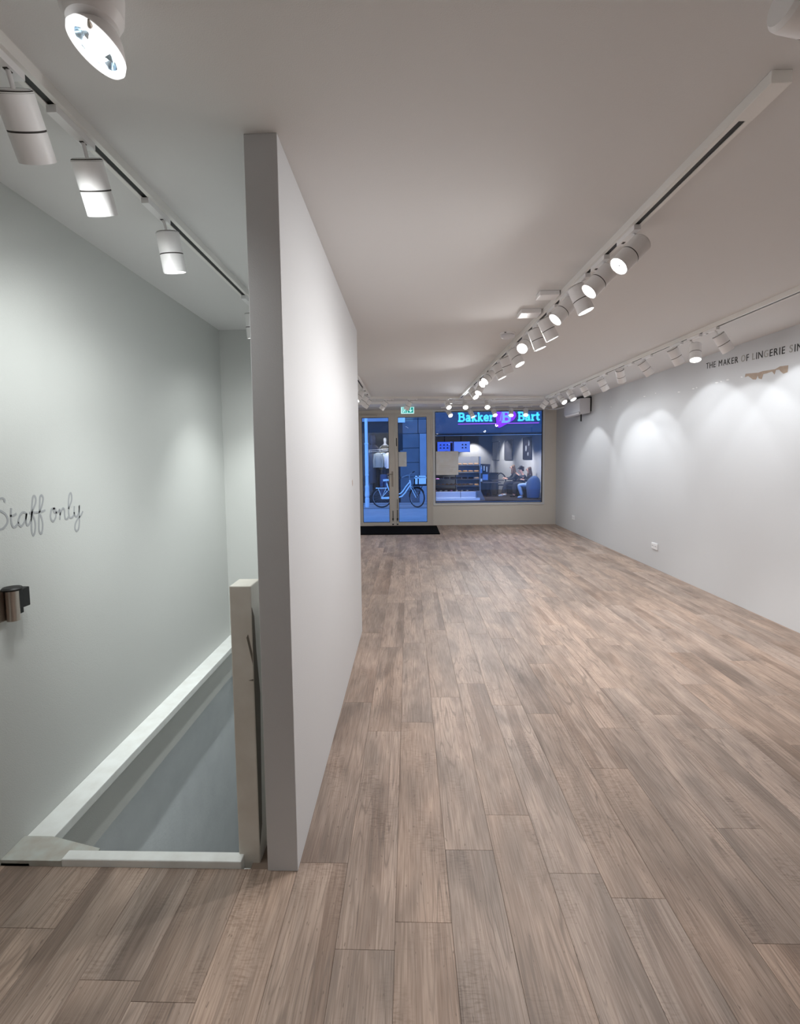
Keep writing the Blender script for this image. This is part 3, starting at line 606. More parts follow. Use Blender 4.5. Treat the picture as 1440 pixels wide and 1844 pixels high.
def poster(name, x0, x1, z0, z1, lb):
    p = empty(name, ((x0+x1)/2, YB+.015, z0), lb, 'poster')
    obj('sheet', MB().box((x0, YB+.0115, z0), (x1, YB+.0155, z1)), M['paper'], p)
    q = MB()
    for k in range(6): q.box((x0+(x1-x0)*.12, YB+.0105, z0+(z1-z0)*(.08+.06*k)), (x1-(x1-x0)*random.uniform(.1, .4), YB+.0115, z0+(z1-z0)*(.095+.06*k)))
    obj('print', q, mat('pale_print', lin(226, 224, 222), .7), p)
poster('paper_notice', -.222, -.041, 1.326, 1.65, 'pale paper notice taped on the right door leaf glass')
poster('paper_poster', .612, 1.108, 1.127, 1.652, 'large pale paper poster fixed inside the shop window glass, at its left')
# ================================================================ the street
M['pave'] = mat('street_paving', lin(150, 152, 156), .75, noise=(3, .6, lin(132, 134, 138)), bump=(25, .5))
M['kerb'] = mat('kerb_stone', lin(118, 120, 124), .8)
M['stone'] = mat('grey_facade_stone', lin(104, 108, 114), .85, noise=(2.5, .7, lin(88, 92, 98)), bump=(20, .5))
M['stone_l'] = mat('pale_pilaster_stone', lin(150, 155, 165), .85, noise=(3, .5, lin(134, 140, 150)))
M['joint'] = mat('dark_stone_joint', lin(36, 38, 44), .9)
M['fascia'] = mat('dark_blue_grey_fascia', lin(66, 74, 88), .5, noise=(1.4, .6, lin(56, 64, 80)))
M['darkm'] = mat('dark_window_metal', lin(20, 22, 28), .5)
M['post_b'] = mat('pale_painted_cast_iron', lin(222, 232, 240), .4, noise=(7, .4, lin(200, 214, 226)))
M['bike'] = mat('pale_bicycle_paint', lin(232, 244, 244), .3)
M['rubber'] = mat('black_rubber', lin(18, 18, 20), .7)
M['rim'] = mat('grey_rim', lin(150, 155, 160), .3, .7)
M['sky_glass'] = glass('shop_glass_across', (.95, .97, 1, 1), .5)
SG = -.1
def flat(name, mb, m, **k): return struct(name, mb, m, **k)
flat('floor_street', MB().box((-9, YB+.16, -.25), (14, 18.2, SG)), M['pave'])
flat('trim_5', MB().box((-9, 15.85, SG), (14, 15.97, SG+.015)).box((-9, 17.25, SG), (14, 17.37, SG+.012)), M['kerb'])
flat('trim_6', MB().box((-1.2, YB-.0, -.1), (.56, YB+.3, .004)), M['kerb'])
# facade wall opposite with separate stone blocks
fw = MB(); fw.box((-.30, 18.03, SG), (.78, 18.4, 6.5)); fw.box((-9, 18.03, 2.95), (-.30, 18.4, 6.5)); fw.box((.78, 18.03, 3.5), (14, 18.4, 6.5))
fw.box((5.25, 18.03, SG), (14, 18.4, 3.5)); fw.box((-9, 18.03, SG), (-2.6, 18.4, 2.95))
fac = flat('wall_facade', fw, M['joint']); WORLD[fac.name] = Vector((0, 0, 0))
zs = [SG, .31, .834, 1.356, 1.878, 2.398, 2.915, 3.43]
for i in range(len(zs)-1):
    x1 = .352 if zs[i] > 2.3 else .400
    rows = [(-.30, x1)]
    if zs[i] > 2.3: rows.append((.364, .78))
    for a, b in rows: obj('stone_block', MB().box((a+.004, 17.985, zs[i]+.008), (b-.004, 18.04, zs[i+1]-.008)), M['stone'], fac, bevel=.006)
obj('pilaster', MB().box((.41, 17.93, SG+.3), (.74, 18.03, 2.39)).box((.39, 17.90, SG), (.76, 18.03, SG+.3)), M['stone_l'], fac, bevel=.008)
obj('sign_board', MB().box((-.42, 17.93, 2.80), (-.11, 18.0, 2.97)), M['post_b'], fac)
obj('dark_panel', MB().box((-.42, 17.98, 1.80), (-.20, 18.05, 2.80)), M['darkm'], fac)
# pale street lamp column
p = empty('street_lamp', (-1.385, 16.4, SG), 'pale fluted cast-iron street lamp column standing before the clothes shop', 'street lamp')
Mx = Matrix.Translation((-1.385, 16.4, SG))
obj('column', MB().lathe([(.055, .72), (.05, 1.6), (.05, 3.6), (.045, 3.62), (.0, 3.62)], 12, Mx), M['post_b'], p)
obj('sleeve', MB().lathe([(.058, 1.05), (.066, 1.06), (.058, 1.10), (.058, 1.36), (.062, 1.38), (.06, 1.55), (.056, 2.08), (.066, 2.09), (.066, 2.13), (.05, 2.14)], 12, Mx), M['post_b'], p)
obj('base', MB().lathe([(.068, 0), (.075, .02), (.075, .28), (.06, .33), (.075, .36), (.078, .42), (.064, .62), (.07, .66), (.068, .70), (.055, .74)], 16, Mx), M['post_b'], p)
# bicycle
p = empty('bicycle', (-.3, 16.2, SG), 'pale blue-white low-step bicycle with front crate parked across the street', 'bicycle')
yB = 16.2; rw = .33; zr = SG+rw
def wheel(name, hx, hy, ang, pr):
    n = Vector((math.sin(ang), math.cos(ang), 0)); t = Vector((math.cos(ang), -math.sin(ang), 0)); c0 = Vector((hx, hy, zr))
    cir = lambda r, k, N: c0 + t*r*math.cos(2*PI*k/N) + Vector((0, 0, 1))*r*math.sin(2*PI*k/N)
    wh = obj(name, MB().tube([cir(rw-.02, k, 40) for k in range(40)], .021, 8, closed=True), M['rubber'], pr)
    obj('rim', MB().tube([cir(rw-.045, k, 40) for k in range(40)], .011, 6, closed=True), M['rim'], wh)
    sp = MB()
    for k in range(16): sp.tube([c0, cir(rw-.045, k, 16)], .0022, 4)
    obj('spokes', sp, M['rim'], wh)
    obj('hub', MB().tube([c0-n*.05, c0+n*.05], .022, 8), M['rim'], wh)
    return t
wheel('wheel', -.89, yB, 0, p)
ang = math.radians(42); t = wheel('wheel', .27, yB-.05, ang, p)
V = lambda x, z, y=yB: (x, y, z)
fm = MB()
fm.tube([V(a, b) for a, b in ((.045, .74), (-.08, .60), (-.19, .44), (-.27, .36), (-.38, .335), (-.60, .33))], .021, 8)
fm.tube([V(a, b) for a, b in ((.065, .64), (-.02, .53), (-.12, .38), (-.22, .27), (-.34, .235), (-.46, .235))], .024, 8)
fm.tube([V(.035, .80), V(.085, .56)], .026, 8)
fm.tube([V(-.46, .215), V(-.60, .33), V(-.70, .62), V(-.72, .70)], .02, 8)
for s_ in (-.05, .05): fm.tube([V(-.46, .22), V(-.89, zr, yB+s_)], .014, 6); fm.tube([V(-.66, .50), V(-.89, zr, yB+s_)], .012, 6)
obj('frame', fm, M['bike'], p)
fk = MB(); tn = Vector((math.sin(ang), math.cos(ang), 0)); hub = Vector((.27, yB-.05, zr))
for s_ in (-.055, .055): fk.tube([Vector((.09, yB, .56))+tn*s_, Vector((.15, yB-.01, .48))+tn*s_, hub+tn*s_], .014, 6)
obj('fork', fk, M['bike'], p)
fe = MB(); fe.tube([V(-.89+.345*math.cos(a), zr+.345*math.sin(a)) for a in [math.radians(q) for q in range(5, 176, 10)]], .016, 6)
fe.tube([hub + t*.345*math.cos(a) + Vector((0, 0, 1))*.345*math.sin(a) for a in [math.radians(q) for q in range(30, 190, 10)]], .014, 6)
obj('mudguards', fe, M['rubber'], p)
rk = MB()
for s_ in (-.06, .06):
    rk.tube([V(-1.08, .545, yB+s_), V(-.72, .545, yB+s_)], .016, 6); rk.tube([V(-1.0, .54, yB+s_), V(-.89, zr, yB+s_), V(-.74, .54, yB+s_)], .011, 6)
for x in (-1.05, -.95, -.85, -.75): rk.tube([V(x, .55, yB-.06), V(x, .55, yB+.06)], .008, 6)
obj('rear_rack', rk, M['bike'], p)
obj('saddle', MB().add([(-.84, yB-.09, .83), (-.84, yB+.09, .83), (-.72, yB+.06, .84), (-.56, yB+.02, .82), (-.56, yB-.02, .82), (-.72, yB-.06, .84), (-.83, yB-.08, .77), (-.83, yB+.08, .77), (-.72, yB+.05, .78), (-.57, yB+.015, .79), (-.57, yB-.015, .79), (-.72, yB-.05, .78)],
    [(0,1,2,5), (2,3,4,5), (6,11,8,7), (8,11,10,9), (0,6,7,1), (1,7,8,2), (2,8,9,3), (3,9,10,4), (4,10,11,5), (5,11,6,0)]), M['bike'], p)
obj('seat_post', MB().tube([V(-.72, .68), V(-.72, .79)], .014, 8), M['rim'], p)
hb = MB().tube([V(.035, .80), V(.02, .98)], .014, 8).tube(catmull([(-.33, yB-.18, .86), (-.20, yB-.14, .90), (-.06, yB-.10, .955), (.02, yB, .97), (.06, yB+.12, 1.0), (.13, yB+.2, 1.04), (.19, yB+.14, 1.07)], 4), .013, 8)
obj('handlebar', hb, M['rim'], p)
obj('grips', MB().tube([(-.36, yB-.19, .85), (-.24, yB-.155, .89)], .019, 8).tube([(.13, yB+.2, 1.04), (.19, yB+.12, 1.075)], .019, 8), M['rubber'], p)
cr = MB(); cx0, cx1, cy0, cy1, cz0, cz1 = .17, .72, yB-.24, yB+.22, .665, .93; tw_ = .014
for z0_, z1_ in ((cz0, cz0+.19), (cz1-.03, cz1)):
    cr.box((cx0, cy0, z0_), (cx1, cy0+tw_, z1_)); cr.box((cx0, cy1-tw_, z0_), (cx1, cy1, z1_)); cr.box((cx0, cy0, z0_), (cx0+tw_, cy1, z1_)); cr.box((cx1-tw_, cy0, z0_), (cx1, cy1, z1_))
for x in (cx0, cx0+.12, cx1-.16, cx1-.04): cr.box((x, cy0, cz0), (x+.04, cy0+tw_, cz1)); cr.box((x, cy1-tw_, cz0), (x+.04, cy1, cz1))
for y in (cy0, cy1-.04): cr.box((cx0, y, cz0), (cx0+tw_, y+.04, cz1)); cr.box((cx1-tw_, y, cz0), (cx1, y+.04, cz1))
cr.box((cx0, cy0, cz0), (cx1, cy1, cz0+.012))
obj('crate', cr, M['bike'], p)
fr_ = MB().box((cx0-.03, cy0, cz0-.05), (cx1+.02, cy1, cz0-.004))
for s_ in (-.07, .07): fr_.tube([(.16, yB-.03+s_, cz0-.05), (.24, yB-.05+s_, .46), (.27, yB-.05+s_, zr)], .009, 6); fr_.tube([(.45, yB+s_, cz0-.05), (.27, yB-.05+s_, zr)], .009, 6)
obj('front_rack', fr_, M['rubber'], p)
obj('headlamp', MB().lathe([(0, 0), (.03, .0), (.035, .03), (.0, .035)], 12, Matrix.Translation((.10, yB-.06, .62))), M['rim'], p)
obj('chain_guard', MB().prism([(-.52, .19), (-.42, .17), (-.36, .22), (-.42, .28), (-.52, .27), (-.88, .25), (-.92, .22), (-.88, .19)], ((0, yB-.07, 0), (1,0,0), (0,0,1), (0,1,0)), .025), M['bike'], p)
obj('crank', MB().tube([V(-.46, .215, yB-.11), V(-.46, .215, yB+.11)], .012, 6).tube([V(-.46, .215, yB-.1), V(-.40, .06, yB-.1)], .01, 6).tube([V(-.46, .215, yB+.1), V(-.52, .37, yB+.1)], .01, 6).box((-.44, yB-.19, .045), (-.36, yB-.1, .07)), M['rubber'], p)
obj('kickstand', MB().tube([V(-.50, .20, yB-.04), V(-.42, SG+.01, yB-.14)], .01, 6), M['rubber'], p)
# ---------------------------------------------------------------- clothes shop (behind the lamp column)
struct('wall_clothes_shop', MB().box((-2.6, 20.6, SG), (-.3, 20.8, 2.95)).box((-2.8, 18.1, SG), (-2.6, 20.8, 2.95)).box((-.30, 18.4, SG), (-.2, 20.8, 2.95)), mat('dark_shop_interior', lin(84, 88, 92), .8, noise=(2, .8, lin(50, 54, 60))))
struct('ceiling_clothes_shop', MB().box((-2.6, 18.4, 2.75), (-.3, 20.8, 2.95)), M['darkm'])
struct('floor_clothes_shop', MB().box((-2.6, 18.05, -.25), (-.2, 20.8, SG+.02)), M['kerb'])
sw = empty('window_2', (-1.5, 18.05, SG), None, None); sw['kind'] = 'structure'; sw['label'] = 'dark-framed window of the clothes shop across the street'
obj('window_frame', framebox(MB(), -2.6, -.30, SG, 2.95, 18.03, 18.1, .06, .12, .28, .50).box((-1.62, 18.03, SG), (-1.55, 18.1, 2.5)), M['darkm'], sw)
obj('header_strip', MB().box((-2.6, 17.95, 2.85), (-.45, 18.03, 2.98)), M['stone_l'], sw)
obj('pane', MB().box((-2.54, 18.06, .1), (-.4, 18.066, 2.5)), M['sky_glass'], sw)
p = empty('clothes_rail', (-1.1, 18.9, 0), 'metal clothes rail in the clothes shop window', 'clothes rail')
obj('rail', MB().tube([(-1.50, 18.75, 1.83), (-.42, 18.95, 1.90)], .016, 8).tube([(-1.50, 18.70, 1.76), (-.42, 18.85, 1.84)], .014, 8), M['rim'], p)
obj('upright', MB().tube([(-1.48, 18.75, SG+.02), (-1.48, 18.75, 1.83)], .016, 8), M['rim'], p)
obj('upright', MB().tube([(-.44, 18.95, SG+.02), (-.44, 18.95, 1.90)], .016, 8), M['rim'], p)
def loft(mb, c, secs, seg=12):
    vs = []; 
    for z, rx, ry, dx in secs:
        for k in range(seg):
            a = 2*PI*k/seg; q = 1+.06*math.cos(5*a)
            vs.append((c[0]+dx+rx*math.cos(a)*q, c[1]+ry*math.sin(a)*q, c[2]+z))
    fs = [(i*seg+k, i*seg+(k+1) % seg, (i+1)*seg+(k+1) % seg, (i+1)*seg+k) for i in range(len(secs)-1) for k in range(seg)]
    mb.add(vs, fs, True); mb.add(vs[:seg], [tuple(range(seg-1, -1, -1))]); mb.add(vs[-seg:], [tuple(range(seg))]); return mb
def coat(x, y, col, name, lb, cat, length=.85, wide=.2, z=1.80):
    m_ = mat(name+'_cloth', col, .85, bump=(30, .8))
    p = empty(name, (x, y, z), lb, cat, 'garments on the clothes rail')
    obj('body', loft(MB(), (x, y, z), [(-.06, .05, .04, 0), (-.10, wide*.9, .06, 0), (-.2, wide, .08, 0), (-length*.6, wide*.85, .08, .01), (-length, wide*1.0, .09, .0)]), m_, p)
    for s_ in (-1, 1): obj('sleeve', MB().tube([(x+s_*wide*.75, y, z-.12), (x+s_*wide*1.05, y-.03, z-.38), (x+s_*wide*1.0, y-.05, z-.62)], [.055, .045, .035], 8), m_, p)
    obj('hanger', MB().tube([(x, y, z+.03), (x, y, z-.05)], .005, 6), M['rim'], p)
coat(-1.38, 18.78, lin(60, 62, 70), 'coat', 'dark coat at the near end of the clothes rail', 'garment', 1.2, .15)
coat(-1.14, 18.72, lin(150, 156, 150), 'shirt', 'grey-green shirt hanging on the clothes rail', 'garment', .62, .16)
coat(-.98, 18.88, lin(205, 215, 205), 'blouse', 'pale blouse hanging on the clothes rail', 'garment', .58, .15)
coat(-.74, 18.80, lin(225, 228, 228), 'blouse', 'white blouse hanging at the right of the clothes rail', 'garment', .66, .14)
coat(-.86, 18.98, lin(40, 44, 60), 'jacket', 'navy jacket behind the blouses on the clothes rail', 'garment', .95, .17)
coat(-1.25, 18.92, lin(34, 30, 28), 'coat', 'long black coat behind the shirt on the clothes rail', 'garment', 1.5, .14)
p = empty('jeans', (-.95, 18.7, .1), 'blue jeans standing on legs below the clothes rail', 'trousers')
jm = mat('denim', lin(62, 92, 130), .85, bump=(40, .6))
obj('leg', loft(MB(), (-1.02, 18.68, 0), [(-.05, .065, .06, 0), (.4, .075, .07, 0), (.72, .09, .09, .02)]), jm, p)
obj('leg', loft(MB(), (-.84, 18.68, 0), [(-.05, .065, .06, 0), (.4, .075, .07, 0), (.72, .09, .09, -.02)]), jm, p)
obj('waist', loft(MB(), (-.93, 18.68, 0), [(.68, .16, .09, 0), (.92, .14, .09, 0)]), jm, p)
def mannequin(x, y, lb, cm, skinm, hood):
    up = Vector((0, 0, .52))
    p = empty('mannequin', (x, y, SG), lb, 'mannequin', 'mannequins in the clothes shop window')
    P = [(x, y, .95), (x, y, 1.2), (x, y, 1.45), (x, y, 1.60), (x, y-.01, 1.74), (x, y, 1.84), (x-.19, y, 1.44), (x-.24, y-.02, 1.15), (x-.22, y-.06, .92), (x+.19, y, 1.44), (x+.24, y-.02, 1.15), (x+.22, y-.06, .92), (x-.09, y, .86), (x-.1, y, .42), (x-.1, y, .0), (x+.09, y, .86), (x+.1, y, .42), (x+.1, y, .0)]
    E = [(0,1),(1,2),(2,3),(3,4),(4,5),(2,6),(6,7),(7,8),(2,9),(9,10),(10,11),(0,12),(12,13),(13,14),(0,15),(15,16),(16,17)]
    P = [Vector(q)+up for q in P]
    obj('podium', MB().box((x-.22, y-.2, SG+.02), (x+.22, y+.2, .50)), M['kerb'], p)
    skin('body', P, E, skinm, p, [.12, .11, .12, .045, .085, .06, .06, .045, .03, .06, .045, .03, .09, .06, .045, .09, .06, .045])
    obj('coat', loft(MB(), (x, y, .52), [(.55, .24, .17, 0), (.95, .21, .15, 0), (1.2, .19, .14, 0), (1.42, .22, .14, 0), (1.52, .12, .1, 0)]), cm, p)
    if hood: obj('hood', MB().lathe([(.10, 1.52), (.14, 1.62), (.145, 1.76), (.12, 1.88), (.06, 1.94), (0, 1.95)], 16, Matrix.Translation((x, y+.02, .52)), hard=False), cm, p)
    return p
mannequin(-1.38, 19.35, 'mannequin in a dark hooded coat behind the clothes rail', mat('dark_wool', lin(30, 36, 54), .9), mat('mannequin_dark', lin(60, 60, 66), .5), 1)
mannequin(-.93, 19.9, 'pale slender mannequin in a grey coat behind the clothes rail', mat('grey_wool', lin(110, 108, 98), .9), mat('mannequin_white', lin(225, 230, 235), .4), 0)
p = empty('hanging_dress', (-.55, 18.5, 1.9), 'cream dress hanging at the right edge of the clothes shop window', 'dress')
obj('cloth', loft(MB(), (-.50, 18.55, 0), [(1.95, .10, .04, 0), (2.25, .07, .04, 0), (2.42, .08, .03, 0), (2.46, .03, .02, 0)]), mat('cream_cloth', lin(240, 230, 208), .8), p)
obj('cord', MB().tube([(-.50, 18.55, 2.46), (-.50, 18.55, 2.75)], .004, 5), M['rim'], p)
for (x, y, e) in ((-1.5, 18.6, 50), (-.8, 18.7, 50)):  # unseen point lights added to brighten the garments
    li = bpy.data.lights.new('clothes_shop_fill', 'POINT'); lo = bpy.data.objects.new('clothes_shop_fill', li); COL.objects.link(lo)
    lo.location = (x, y-.3, 2.6); li.energy = e; li.shadow_soft_size = .1; li.color = (1, .95, .88)
# ---------------------------------------------------------------- bakery across the street
M['b_wall'] = mat('bakery_grey_wall', lin(176, 178, 180), .8, noise=(2, .3, lin(160, 162, 166)))
M['b_dark'] = mat('bakery_dark_board', lin(34, 32, 36), .7)
M['b_count'] = mat('bakery_counter_panel', lin(196, 204, 218), .45)
M['b_brown'] = mat('dark_brown_furniture', lin(62, 58, 60), .6, noise=(6, .5, lin(48, 44, 46)))
struct('wall_bakery_back', MB().box((.78, 26.0, SG), (5.3, 26.2, 3.0)), M['b_wall'])
struct('wall_bakery_left', MB().box((.76, 18.4, SG), (.86, 26.0, 3.0)), M['b_dark'])
wr_ = MB().prism([(5.18, 18.05), (4.335, 26.1), (4.6, 26.1), (5.45, 18.05)], ((0, 0, SG), (1,0,0), (0,1,0), (0,0,1)), 3.1)
struct('wall_bakery_right', wr_, M['b_wall'])
struct('ceiling_bakery', MB().box((.78, 18.4, 2.62), (5.3, 26.0, 2.8)), M['b_dark'])
struct('floor_bakery', MB().box((.78, 18.05, -.25), (5.3, 26.1, SG+.012)), M['b_brown'])
bw = empty('window_3', (3.0, 18.05, SG), None, None); bw['kind'] = 'structure'; bw['label'] = 'wide window front of the bakery across the street'
obj('window_frame', framebox(MB(), .78, 5.25, SG, 2.40, 18.03, 18.12, .07, .07, .03, .08), M['darkm'], bw)
obj('transom_bar', MB().box((.78, 17.98, 2.30), (5.25, 18.03, 2.318)), M['rim'], bw)
obj('pane', MB().box((.85, 18.06, SG+.05), (5.18, 18.066, 2.30)), M['sky_glass'], bw)
p = empty('bakery_fascia', (3.0, 17.95, 2.36), 'dark blue shop fascia board above the bakery window', 'fascia')
obj('board', MB().box((.80, 17.93, 2.37), (5.25, 18.03, 3.5)), M['fascia'], p, bevel=.01)
obj('lower_lip', MB().box((.80, 17.88, 2.35), (5.25, 18.03, 2.385)), M['darkm'], p)
# lit sign
M['sg_blue'] = mat('lit_turquoise_letters', lin(90, 200, 240), .4, emit=lin(80, 200, 245), es=.95)
M['sg_line'] = mat('lit_magenta_line', lin(170, 70, 220), .4, emit=lin(185, 80, 225), es=.85)
M['sg_purple'] = mat('lit_purple_emblem', lin(140, 20, 235), .4, emit=lin(145, 25, 235), es=.8)
M['sg_b'] = mat('lit_pale_blue_monogram', lin(110, 150, 250), .4, emit=lin(115, 160, 250), es=.9)
p = empty('bakery_sign', (3.2, 17.93, 2.75), 'lit turquoise sign reading Bakker Bart with purple emblem and magenta underline', 'shop sign')
GL = {
'B': ([[(.17,0),(.17,1)],[(0,.05),(.3,.05)],[(0,.95),(.3,.95)],[(.17,.95),(.5,.95),(.64,.85),(.64,.65),(.5,.54),(.17,.54)],[(.5,.54),(.70,.42),(.70,.17),(.55,.05),(.17,.05)]], .86),
'a': ([[(.1,.60),(.25,.68),(.42,.64),(.46,.5),(.46,.05),(.62,.05)],[(.46,.38),(.2,.38),(.1,.22),(.16,.06),(.34,.06),(.46,.15)]], .70),
'k': ([[(.15,0),(.15,1)],[(.02,.95),(.15,.95)],[(.02,.05),(.28,.05)],[(.15,.30),(.44,.62)],[(.36,.64),(.60,.64)],[(.28,.40),(.50,.05)],[(.42,.05),(.66,.05)]], .70),
'e': ([[(.12,.36),(.54,.36),(.52,.56),(.33,.68),(.13,.56),(.08,.3),(.2,.08),(.4,.05),(.57,.14)]], .66),
'r': ([[(.17,0),(.17,.68)],[(.02,.64),(.17,.64)],[(.02,.05),(.34,.05)],[(.17,.42),(.3,.62),(.50,.60)]], .56),
't': ([[(.2,.95),(.2,.17),(.3,.05),(.48,.1)],[(.0,.64),(.44,.64)]], .52)}
def signword(wd, x0, x1, z0, H):
    tot = sum(GL[c_][1] for c_ in wd); sx = (x1-x0)/tot; x = x0
    for c_ in wd:
        mb = MB()
        for s_ in GL[c_][0]: mb.ribbon([(x+a*sx, z0+b*H) for a, b in s_], .056, ((0, 17.93, 0), (1,0,0), (0,0,1), (0,-1,0)), .04)
        obj('letter', mb, M['sg_blue'], p); x += GL[c_][1]*sx
signword('Bakker', 1.79, 3.07, 2.80, .30); signword('Bart', 3.91, 4.70, 2.80, .30)
obj('underline', MB().box((1.79, 17.90, 2.700), (4.66, 17.93, 2.722)), M['sg_line'], p)
LG = [(3.214,3.20),(3.56,3.216),(3.76,3.15),(3.84,3.04),(3.845,2.955),(3.776,2.842),(3.529,2.697),(3.298,2.575),(3.235,2.565),(3.195,2.59),(3.166,2.653),(3.133,2.901),(3.139,3.098),(3.165,3.17)]
obj('emblem', MB().prism(LG, ((0, 17.90, 0), (1,0,0), (0,0,1), (0,-1,0)), .03), M['sg_purple'], p)
mb = MB(); fr = ((0, 17.87, 0), (1,0,0), (0,0,1), (0,-1,0))
for s_ in ([(3.40,2.78),(3.40,3.12)],[(3.33,3.12),(3.52,3.12),(3.60,3.06),(3.58,2.98),(3.50,2.95)],[(3.42,2.95),(3.54,2.95),(3.62,2.88),(3.60,2.80),(3.52,2.765),(3.33,2.765)]): mb.ribbon(s_, .075, fr, .02)
obj('monogram', mb, M['sg_b'], p)
mb = MB()
for k in range(5): mb.prism([(3.25+.012*k, 2.80+.055*k), (3.31+.008*k, 2.82+.055*k), (3.335, 2.85+.055*k), (3.27+.01*k, 2.835+.055*k)], fr, .02)
obj('wheat_ear', mb, M['sg_b'], p)
# menu screens
scr = mat('lit_blue_menu_screen', lin(60, 100, 235), .3, emit=lin(66, 106, 238), es=.9); scr2 = mat('lit_pale_blue_menu_screen', lin(96, 132, 240), .3, emit=lin(100, 138, 240), es=.85)
mk = mat('screen_dark_mark', lin(14, 20, 70), .5)
for x0, x1, m_, lb, kk in ((1.25, 1.93, scr, 'blue lit menu screen with six dark pictures, left of the two', 0), (1.955, 2.66, scr2, 'paler blue lit menu screen, right of the two', 1)):
    p = empty('menu_screen', ((x0+x1)/2, 21.5, 1.76), lb, 'screen', 'bakery menu screens')
    obj('casing', MB().box((x0, 21.5, 1.75), (x1, 21.56, 2.21)).box((x0+.3, 21.52, 2.21), (x0+.33, 21.55, 2.62)), M['b_dark'], p)
    obj('display', MB().box((x0+.01, 21.49, 1.76), (x1-.01, 21.5, 2.20)), m_, p)
    mb = MB()
    for r in range(2):
        for c_ in range(3 if kk == 0 else 2):
            cx_ = x0+(.14+.15*c_ if kk == 0 else .38+.14*c_); cz_ = 2.07-.13*r
            mb.prism([(cx_-.045, cz_-.03), (cx_+.045, cz_-.03), (cx_+.03, cz_+.01), (cx_, cz_+.04), (cx_-.03, cz_+.01)], ((0, 21.489, 0), (1,0,0), (0,0,1), (0,-1,0)), .003)
    if kk == 0: mb.box((x1-.12, 21.486, 1.79), (x1-.02, 21.49, 2.17)).box((x0+.32, 21.486, 1.775), (x0+.45, 21.49, 1.81))
    obj('menu_pictures', mb, mk, p)
# counter with glass display and its bread
p = empty('bakery_counter', (1.75, 18.9, SG), 'pale panelled bakery counter with glass display behind the window', 'counter')
for a, b in ((.90, 1.94), (1.95, 2.52)): obj('front_panel', MB().box((a, 18.58, SG+.10), (b-.008, 18.62, .24)), M['b_count'], p, bevel=.004)
obj('plinth', MB().box((.90, 18.55, SG+.012), (2.66, 18.65, SG+.10)), M['post_b'], p)
obj('side_panel', MB().prism([(18.56, SG+.012), (19.5, SG+.012), (19.5, .24), (18.56, .24)], ((2.52, 0, 0), (0,1,0), (0,0,1), (1,0,0)), .03), M['rim'], p)
obj('end_panel', MB().prism([(2.55, SG+.012), (2.86, SG+.012), (2.70, .26), (2.55, .26)], ((0, 18.6, 0), (1,0,0), (0,0,1), (0,1,0)), .04), M['kerb'], p)
obj('carcass', MB().box((.92, 18.63, SG+.012), (2.52, 19.5, .24)), M['b_brown'], p)
for z in (.47, .69, .95): obj('shelf', MB().box((.92, 18.75, z-.008), (2.52, 19.4, z)), M['rim'], p)
obj('glass_front', MB().box((.92, 18.66, .25), (2.52, 18.664, 1.05)), M['sky_glass'], p)
def pastry(name, x, y, z, m_, lb, cat, grp, kind):
    if kind == 'croissant':
        me = pastry.c.get((kind, m_.name))
        if not me:
            mb = MB(); pts = [(-.075, .0, .012), (-.05, -.03, .022), (-.018, -.045, .032), (.018, -.045, .032), (.05, -.03, .022), (.075, .0, .012)]
            mb.tube(pts, [.006, .02, .03, .03, .02, .006], 8); me = mb.mesh(name, m_)
    elif kind == 'loaf':
        me = pastry.c.get((kind, m_.name))
        if not me: me = loft_y(m_, name)
    elif kind == 'donut':
        me = pastry.c.get((kind, m_.name))
        if not me: me = MB().tube([(.036*math.cos(2*PI*k/14), .036*math.sin(2*PI*k/14), .022) for k in range(14)], .021, 8, closed=True).mesh(name, m_)
    pastry.c[(kind, m_.name)] = me
    o = bpy.data.objects.new(name, me); COL.objects.link(o); o.location = (x, y, z); o.rotation_euler = (0, 0, random.uniform(-.3, .3)); tag(o, lb, cat, grp)
pastry.c = {}
def loft_y(m_, name):
    mb = MB(); vs = []; secs = [(-.10, .02), (-.08, .042), (-.03, .05), (.03, .05), (.08, .042), (.10, .02)]
    for x, r in secs:
        for k in range(10):
            a = 2*PI*k/10; vs.append((x, r*math.cos(a), .045+min(.045, r)*.9*math.sin(a)))
    fs = [(i*10+k, i*10+(k+1) % 10, (i+1)*10+(k+1) % 10, (i+1)*10+k) for i in range(5) for k in range(10)]
    mb.add(vs, fs+[tuple(range(9, -1, -1)), tuple(range(50, 60))], True); return mb.mesh(name, m_)
m_cr = mat('golden_pastry', lin(236, 176, 112), .6); m_dk = mat('dark_rye_crust', lin(60, 46, 44), .7); m_pk = mat('pink_icing', lin(226, 150, 222), .4); m_wh = mat('white_icing', lin(235, 232, 228), .4); m_bn = mat('pale_bun', lin(222, 180, 140), .6)
for k in range(9): pastry('croissant', 1.0+k*.155, 18.9, .475, m_cr, 'golden croissant in the row on the middle shelf of the bakery counter', 'croissant', 'croissants in the bakery counter', 'croissant')
for k in range(6): pastry('rye_loaf', 1.22+k*.23, 18.9, .695, m_dk, 'small dark loaf on the top shelf of the bakery counter', 'bread', 'dark loaves in the bakery counter', 'loaf')
for k in range(7):
    pk = k in (0, 3)
    pastry('doughnut', 1.02+k*.20, 18.85, .243, m_pk if pk else m_wh, ('pink' if pk else 'white') + ' iced doughnut on the lowest level of the bakery counter', 'doughnut', ('pink' if pk else 'white') + ' doughnuts in the bakery counter', 'donut')
for k in range(2): pastry('doughnut', 1.0+k*.11, 18.85, .695, m_pk, 'pink iced doughnut at the left end of the top counter shelf', 'doughnut', 'pink doughnuts on the top shelf', 'donut')
